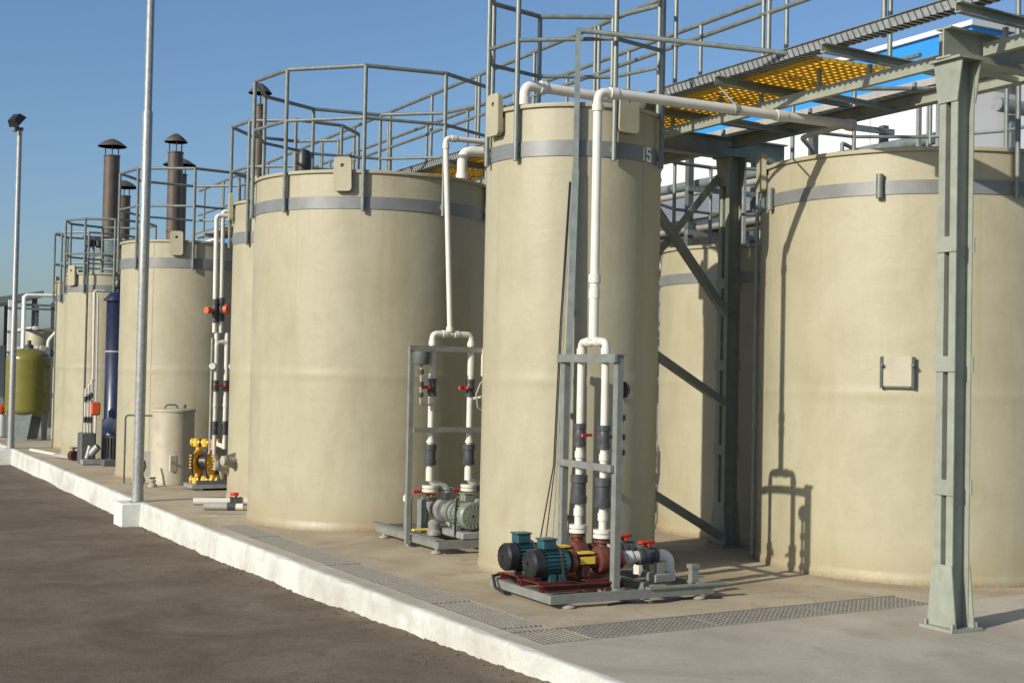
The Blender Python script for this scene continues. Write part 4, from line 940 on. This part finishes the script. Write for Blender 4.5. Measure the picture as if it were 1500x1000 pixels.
for k in range(20):
    a = 2*math.pi*k/20; m.beam((4.60+.165*math.cos(a), 22.40+.165*math.sin(a), .13), (4.60+.165*math.cos(a), 22.40+.165*math.sin(a), .45), .012, .03, (math.cos(a), math.sin(a), 0))
m.build('motor', 'black', bl); MB().box((4.60, 22.40, .05), (.42, .36, .098), 0, .01).build('motor_base', 'steel_dark', bl)
# dosing station left of the column
ds = thing('dosing_station', 'dark dosing station with thin white pipes and a red panel', 'dosing station', (4.24, 22.7, 0))
MB().box((4.235, 22.85, .26), (.24, .30, .50), 0, .02).build('cabinet', 'steel_dark', ds)
m = MB(); m.cyl((4.25, 22.62, .16), (4.36, 22.55, .30), .06, 14); m.cyl((4.20, 22.60, .10), (4.25, 22.62, .30), .04, 12); m.box((4.26, 22.60, .05), (.30, .20, .08), 0, .01); m.build('dosing_pump', 'cast_grey', ds)
for k, px in enumerate((4.185, 4.235, 4.275)):
    MB().tube(arc([(px, 22.78, .50), (px, 22.78, 1.22+.07*k), (px+.05, 22.80, 1.22+.07*k)], .03), .016, 8).build('thin_pipe', 'pvc', ds)
    for z in (.72, 1.05+.03*k): MB().cyl((px, 22.78, z-.045), (px, 22.78, z+.045), .028, 10).build('valve', 'valve', ds)
rp = MB(); rp.box((4.33, 22.68, .90), (.15, .05, .21), 0, .02); rp.build('red_panel', 'orange', ds)
MB().tube([(4.345, 22.74, .18), (4.345, 22.74, .82)], .018, 8).build('panel_post', 'pvc', ds)
dp = thing('down_pipe', 'pale thin framed down pipe on the tank beside the blue column', 'pipe', (4.42, 23.2, 0))
MB().tube(arc([(4.47, 23.70, 1.0), (4.455, 23.70, 2.86), (4.62, 23.72, 2.86)], .04), .022, 8).build('pipe_run', 'pvc', dp)
MB().tube([(4.53, 23.70, 1.0), (4.515, 23.70, 2.80)], .020, 8).build('pipe_run', 'pvc', dp)
MB().tube([(4.36, 23.83, .02), (4.36, 23.83, 3.4)], .018, 8).build('dark_conduit', 'steel_dark', dp)
# junk on the floor
fj = thing('floor_pipe', 'white pipe offcut lying on the floor near the olive vessel', 'pipe', (4.0, 25.2, 0)); MB().tube([(3.88, 26.3, .03), (4.12, 24.6, .03)], .028, 10).build('pipe_run', 'pvc', fj)
fj = thing('floor_pipe', 'brown-handled valve assembly on the floor near the farthest tanks', 'valve', (4.2, 23.6, 0)); MB().tube([(3.98, 24.3, .05), (4.18, 23.7, .05)], .04, 10).build('pipe_run', 'pvc_grey', fj)
m = MB(); m.lathe([(.04, -.06), (.085, -.05), (.085, -.02), (.05, 0), (.085, .02), (.085, .06)], (4.17, 23.62, .088), 16, (.3, -.95, 0)); m.build('valve_body', 'brown_red', fj); MB().cyl((4.17, 23.62, .12), (4.17, 23.62, .22), .02, 8).build('valve_stem', 'steel_dark', fj); MB().lathe([(.03, .20), (.06, .205), (.06, .225), (.03, .23)], (4.17, 23.62, 0), 12).build('hand_wheel', 'steel_dark', fj)

# ------------------------------------------------------------------ olive pressure vessel and far left plant
def vessel(label, x, y, col='olive'):
    rt_ = thing('pressure_vessel', label, 'pressure vessel', (x, y, 0), 'olive pressure vessels')
    prof = [(.10, .45)]
    for k in range(9): a = R_(90*k/8); prof.append((.46*math.sin(a), .62-.16*math.cos(a)))
    prof += [(.46, .64), (.46, 1.68)]
    for k in range(9): a = R_(90*k/8); prof.append((.46*math.cos(a), 1.70+.24*math.sin(a)))
    MB().lathe(prof, (x, y, 0), 48).build('shell', col, rt_)
    MB().lathe([(.02, 1.93), (.09, 1.93), (.09, 2.0), (.04, 2.02), (.04, 2.10), (.02, 2.1)], (x, y, 0), 16).build('top_port', 'valve', rt_)
    for k in range(4):
        a = R_(45+90*k+20); m = MB(); cx, cy = x+.36*math.cos(a), y+.36*math.sin(a); t = Vector((-math.sin(a), math.cos(a), 0))
        p = Vector((cx, cy, 0)); o = Vector((math.cos(a), math.sin(a), 0))*.02
        m.add([p-t*.11-o, p+t*.11-o, p+t*.22-o+Vector((0, 0, .62)), p-t*.22-o+Vector((0, 0, .62)), p-t*.11+o, p+t*.11+o, p+t*.22+o+Vector((0, 0, .62)), p-t*.22+o+Vector((0, 0, .62))], [(3, 2, 1, 0), (4, 5, 6, 7), (0, 1, 5, 4), (1, 2, 6, 5), (2, 3, 7, 6), (3, 0, 4, 7)])
        m.build('leg', 'steel', rt_)
    return rt_
simple('olive', (.165, .152, .028), .28, 0, .07, 3, .01, (.2, .15, .04), .3, sc2=(1, 1, 3))
vessel('olive green fibreglass pressure vessel behind the far mast', 4.40, 30.4)
vp = thing('vessel_pipe', 'grey vertical pipe between the olive vessel and the farthest tank', 'pipe', (4.88, 30.0, 0)); MB().tube(arc([(4.86, 30.0, .02), (4.86, 30.0, 1.55), (5.1, 30.4, 1.55)], .06), .032, 10).build('pipe_run', 'pvc_grey', vp); MB().cyl((4.86, 30, .9), (4.86, 30, 1.0), .045, 12).build('coupling', 'valve', vp)
od = thing('dosing_can', 'small white can with an orange cap at the left picture edge', 'can', (3.98, 31.4, 0)); MB().lathe([(.14, .01), (.16, .03), (.16, .42), (.10, .52), (.07, .54)], (3.98, 31.4, 0), 20).build('body', 'white_paint', od); MB().lathe([(.15, .53), (.17, .55), (.17, .66), (.12, .72)], (3.98, 31.4, 0), 20).build('cap', 'orange', od)
# far pipe rack
pr = thing('pipe_rack', 'far steel pipe rack with white header pipe above the olive vessel', 'pipe rack', (5.4, 36, 0))
for x in (5.05, 5.75, 6.5):
    for y in (36, 38.5): MB().beam((x, y, .0), (x, y, 3.15 if x > 5.2 else 3.3), .08, .08).build('post', 'steel_dark' if x > 5.2 else 'white_paint', pr)
for z in (1.9, 2.45, 3.08):
    for y in (36, 38.5): MB().beam((5.0, y-.06, z), (6.6, y-.06, z), .05, .06).build('cross_bar', 'steel', pr)
MB().tube(arc([(5.05, 35.9, 1.7), (5.05, 35.9, 3.32), (6.9, 35.9, 3.36)], .1), .045, 12).build('header_pipe', 'white_paint', pr)
for k, (x, z, r, mt) in enumerate(((5.3, 2.5, .05, 'pvc'), (5.5, 2.0, .07, 'pvc_grey'), (5.95, 2.52, .05, 'stack'), (6.2, 2.0, .09, 'cast_grey'))):
    MB().tube([(x, 35.6, z), (x, 40, z)], r, 10).build('pipe', mt, pr)
MB().tube(arc([(5.62, 35.7, 1.8), (5.62, 35.7, 2.2), (6.1, 35.7, 2.75)], .1), .05, 10).build('pipe', 'pvc', pr); MB().box((6.05, 35.85, 2.2), (.35, .2, .35), 0, .02).build('junction_box', 'steel_dark', pr); MB().box((6.0, 35.85, 2.92), (.22, .12, .12), 0, .01).build('small_box', 'brown_red', pr)
vt = thing('small_tank', 'small cream cone-bottom tank seen above the olive vessel', 'tank', (5.72, 37.2, 0)); MB().lathe([(.05, 1.75), (.33, 2.05), (.33, 2.45), (.30, 2.5), (0, 2.53)], (5.6, 37.2, 0), 28).build('shell', 'tank', vt)
for a in range(3): MB().beam((5.6+.27*math.cos(a*2.1), 37.2+.27*math.sin(a*2.1), 0), (5.6+.27*math.cos(a*2.1), 37.2+.27*math.sin(a*2.1), 2.0), .05, .05).build('leg', 'steel', vt)
# far canopy shed and boundary building
cs = thing('canopy_shed', 'far open shed with a dark sloping roof at the left edge', 'shed', (4.8, 44, 0))
m = MB(); m.add([(1.5, 43, 2.65), (6.6, 43, 3.62), (6.6, 50, 3.62), (1.5, 50, 2.65), (1.5, 43, 2.85), (6.6, 43, 3.82), (6.6, 50, 3.82), (1.5, 50, 2.85)], [(3, 2, 1, 0), (4, 5, 6, 7), (0, 1, 5, 4), (1, 2, 6, 5), (2, 3, 7, 6), (3, 0, 4, 7)]); m.build('roof', 'scrub_green', cs)
for x in (2.0, 4.3, 6.4):
    for y in (43.4, 49.6): MB().beam((x, y, 0), (x, y, 2.65+.19*(x-1.5)), .14, .14).build('post', 'steel_dark', cs)
MB().box((4.2, 49.0, 1.1), (4.2, .2, 2.2)).build('rear_wall', 'far_grey', cs)
bw = thing('boundary_wall', 'low pale grey wall far behind at the left edge', 'wall', (0, 70, 0)); MB().box((2, 70, .9), (40, .3, 2.9)).build('panel', 'far_grey', bw); MB().box((2, 70, 2.40), (40.2, .5, .1)).build('coping', 'plinth', bw)

# ------------------------------------------------------------------ exhaust stacks
def stack(label, x, y, zcap, d, capw, z0=0, base=None):
    rt_ = thing('exhaust_stack', label, 'exhaust stack', (x, y, 0), 'brown exhaust stacks with rain caps')
    r = d/2; zt = zcap-.40
    MB().lathe([(r, z0), (r, zt-1.75), (r+.012, zt-1.74), (r+.012, zt-1.70), (r, zt-1.69), (r, zt-.04), (r+.012, zt-.03), (r+.012, zt), (r-.02, zt), (r-.02, zt-.3)], (x, y, 0), 28).build('flue', 'stack', rt_)
    w = capw/2
    MB().lathe([(w*.97, zcap-.185), (w, zcap-.19), (w, zcap-.175), (w*.6, zcap-.075), (w*.2, zcap-.006), (.02, zcap), (.01, zcap-.02), (w*.6, zcap-.10), (w*.97, zcap-.185)], (x, y, 0), 32).build('rain_cap', 'stack', rt_, 50)
    for k in range(3):
        a = R_(20+120*k); MB().beam((x+r*.93*math.cos(a), y+r*.93*math.sin(a), zt-.1), (x+r*.93*math.cos(a), y+r*.93*math.sin(a), zcap-.11), .022, .022).build('cap_strut', 'stack', rt_)
    if base:
        MB().lathe([(base, 0), (base, base_h), (base+.04, base_h), (base+.04, base_h+.05), (r+.02, base_h+.35), (r, base_h+.4)], (x, y, 0), 32).build('scrubber_base', 'scrub_green', rt_)
    return rt_
base_h = 4.2
stack('tall brown exhaust stack left of the near mast, over a green base', 6.6, 33.4, 7.03, .37, .68, 4.2, .42)
stack('shorter dark exhaust stack just right of the tallest left one', 7.4, 35.8, 6.38, .34, .70)
stack('brown exhaust stack right of the near mast, front one of the pair', 7.2, 29.6, 6.66, .32, .50)
stack('exhaust stack whose wide cap shows behind the front one of the pair', 8.22, 33.37, 6.72, .36, .80)
stack('dark exhaust stack rising inside the railing of the wide front tank', 7.6, 24.85, 6.95, .20, .44)
# small fittings behind the railing near the tall stack
ft = thing('valve_cluster', 'dark valve cluster with thin pipes behind the railing of the far tanks', 'valves', (6.1, 31, 0))
for k, x in enumerate((5.62, 5.78, 5.95)): MB().tube([(x, 31.0, 0), (x, 31.0, 4.3+.12*k)], .03, 8).build('pipe', 'steel', ft)
MB().tube([(5.55, 31.0, 4.42), (6.2, 31.0, 4.44)], .03, 8).build('pipe', 'steel_dark', ft)
for x in (5.68, 5.9): MB().lathe([(.06, -.1), (.09, -.06), (.09, .06), (.06, .1)], (x, 31.0, 4.30), 12).build('valve', 'black', ft)
ex = thing('breather_valve', 'dark rounded vent head on top of the wide front tank', 'vent', (5.02, 14.6, 3.5))
xx, yy2 = 4.97, 14.55
MB().lathe([(.05, 3.57), (.05, 3.62), (.035, 3.63), (.035, 3.72), (.075, 3.73), (.085, 3.78), (.085, 3.98), (.06, 4.04), (0, 4.06)], (xx, yy2, 0), 16).build('head', 'black', ex)
MB().box((xx, yy2, 3.60), (.18, .12, .05), .3).build('clamp', 'steel_dark', ex)

# ------------------------------------------------------------------ background building on the right
wb = thing('white_building', 'long white industrial building with a blue fascia band', 'building', (23, 50, 0))
MB().box((26, 49.2, 3.6), (12, 60, 8.0)).build('wall', 'wall_white', wb)
MB().box((25.93, 49.13, 8.02), (12.2, 60.2, .85)).build('fascia', 'fascia_blue', wb)
MB().box((25.9, 49.1, 8.50), (12.3, 60.3, .10)).build('parapet_cap', 'wall_white', wb)
y = 22.0
while y < 78:
    MB().box((19.97, y, 5.0), (.06, .10, 5.0)).build('wall_rib', 'wall_white', wb); y += 4.0
ln = thing('lean_to_shed', 'low grey-roofed lean-to along the white building', 'shed', (18.5, 34, 0))
m = MB(); m.add([(17, 19.5, 5.0), (20, 19.5, 6.2), (20, 60, 6.2), (17, 60, 5.0), (17, 19.5, 5.12), (20, 19.5, 6.32), (20, 60, 6.32), (17, 60, 5.12)], [(3, 2, 1, 0), (4, 5, 6, 7), (0, 1, 5, 4), (1, 2, 6, 5), (2, 3, 7, 6), (3, 0, 4, 7)]); m.build('roof', 'roof_grey', ln)
for i in range(9):
    MB().beam((17.15, 19.8+5*i, 0), (17.15, 19.8+5*i, 5.0), .16, .16).build('post', 'steel', ln)
for i in range(8): MB().box((17.9, 22.3+5*i, 1.8), (.1, 4.4, 3.6)).build('side_panel', 'roof_grey', ln)
gb = thing('grey_building', 'blue-grey workshop block behind the widest tank at the right edge', 'building', (27, 14, 0))
MB().box((26, 15.0, 3.75), (10, 7.9, 7.7)).build('wall', 'far_grey', gb)
MB().box((25.95, 15.0, 7.65), (10.2, 8.0, .2)).build('parapet', 'roof_grey', gb)
for i in range(3): MB().box((20.97, 12.6+2.2*i, 4.6), (.06, 1.2, 1.3)).build('window', 'roof_grey', gb)
# pipe rack between the back tanks and the lean-to
r2 = thing('pipe_rack', 'crowded steel pipe rack behind the shadowed tank', 'pipe rack', (13.2, 18, 0))
for x in (12.6, 13.9):
    for y in (15.0, 18.0, 21.0, 24.5): MB().beam((x, y, 0), (x, y, 5.3 if y > 14 else 4), .10, .10).build('post', 'steel_dark', r2)
for z in (3.3, 3.9, 4.6, 5.2):
    for y in (15.0, 18.0, 21.0, 24.5): MB().beam((12.5, y-.09, z), (14.0, y-.09, z), .06, .08).build('cross_bar', 'steel', r2)
for x, z, r, mt in ((12.75, 3.42, .07, 'pvc_grey'), (12.95, 3.45, .1, 'cast_grey'), (13.25, 3.42, .07, 'pvc'), (13.55, 3.43, .08, 'galv'), (12.8, 4.03, .09, 'pvc_grey'), (13.1, 4.0, .06, 'stack'), (13.4, 4.02, .08, 'galv'), (12.85, 4.72, .08, 'steel'), (13.3, 4.70, .06, 'pvc_grey'), (12.55, 5.30, .035, 'rail'), (12.55, 5.75, .03, 'rail')):
    MB().tube([(x, 12.9 if z > 3.5 else 14.6, z), (x, 28, z)], r, 12).build('pipe', mt, r2)
vw = thing('vent_pipe', 'thick white vertical pipe behind the dark column', 'pipe', (11.3, 14.3, 0)); MB().tube([(11.3, 14.32, .0), (11.3, 14.32, 4.05)], .10, 16).build('pipe_run', 'pvc', vw); MB().cyl((11.3, 14.32, 3.45), (11.3, 14.32, 3.55), .12, 16).build('coupling', 'pvc', vw)
wt = thing('small_tank', 'pale tank with a black hatch behind the shadowed tank', 'tank', (11.9, 14.1, 0)); MB().lathe([(.55, 0), (.55, 3.35), (.45, 3.45), (0, 3.5)], (12.1, 13.75, 0), 36).build('shell', 'white_paint', wt); MB().lathe([(.0, 3.46), (.26, 3.47), (.28, 3.53), (.2, 3.57), (0, 3.58)], (11.85, 13.5, 0), 24).build('hatch', 'black', wt)
# large pipe behind the near column
lp = pipe('overhead_pipe', 'large pale pipe running behind the near column over the widest tank', [(12.5, 11.6, 4.9), (17.0, 11.7, 4.85)], .085, .1, mat='galv')
for x in (12.8, 16.5): MB().beam((x, 11.65, 0), (x, 11.65, 4.80), .09, .09).build('support_post', 'steel', lp)
sc.render.engine = 'CYCLES'
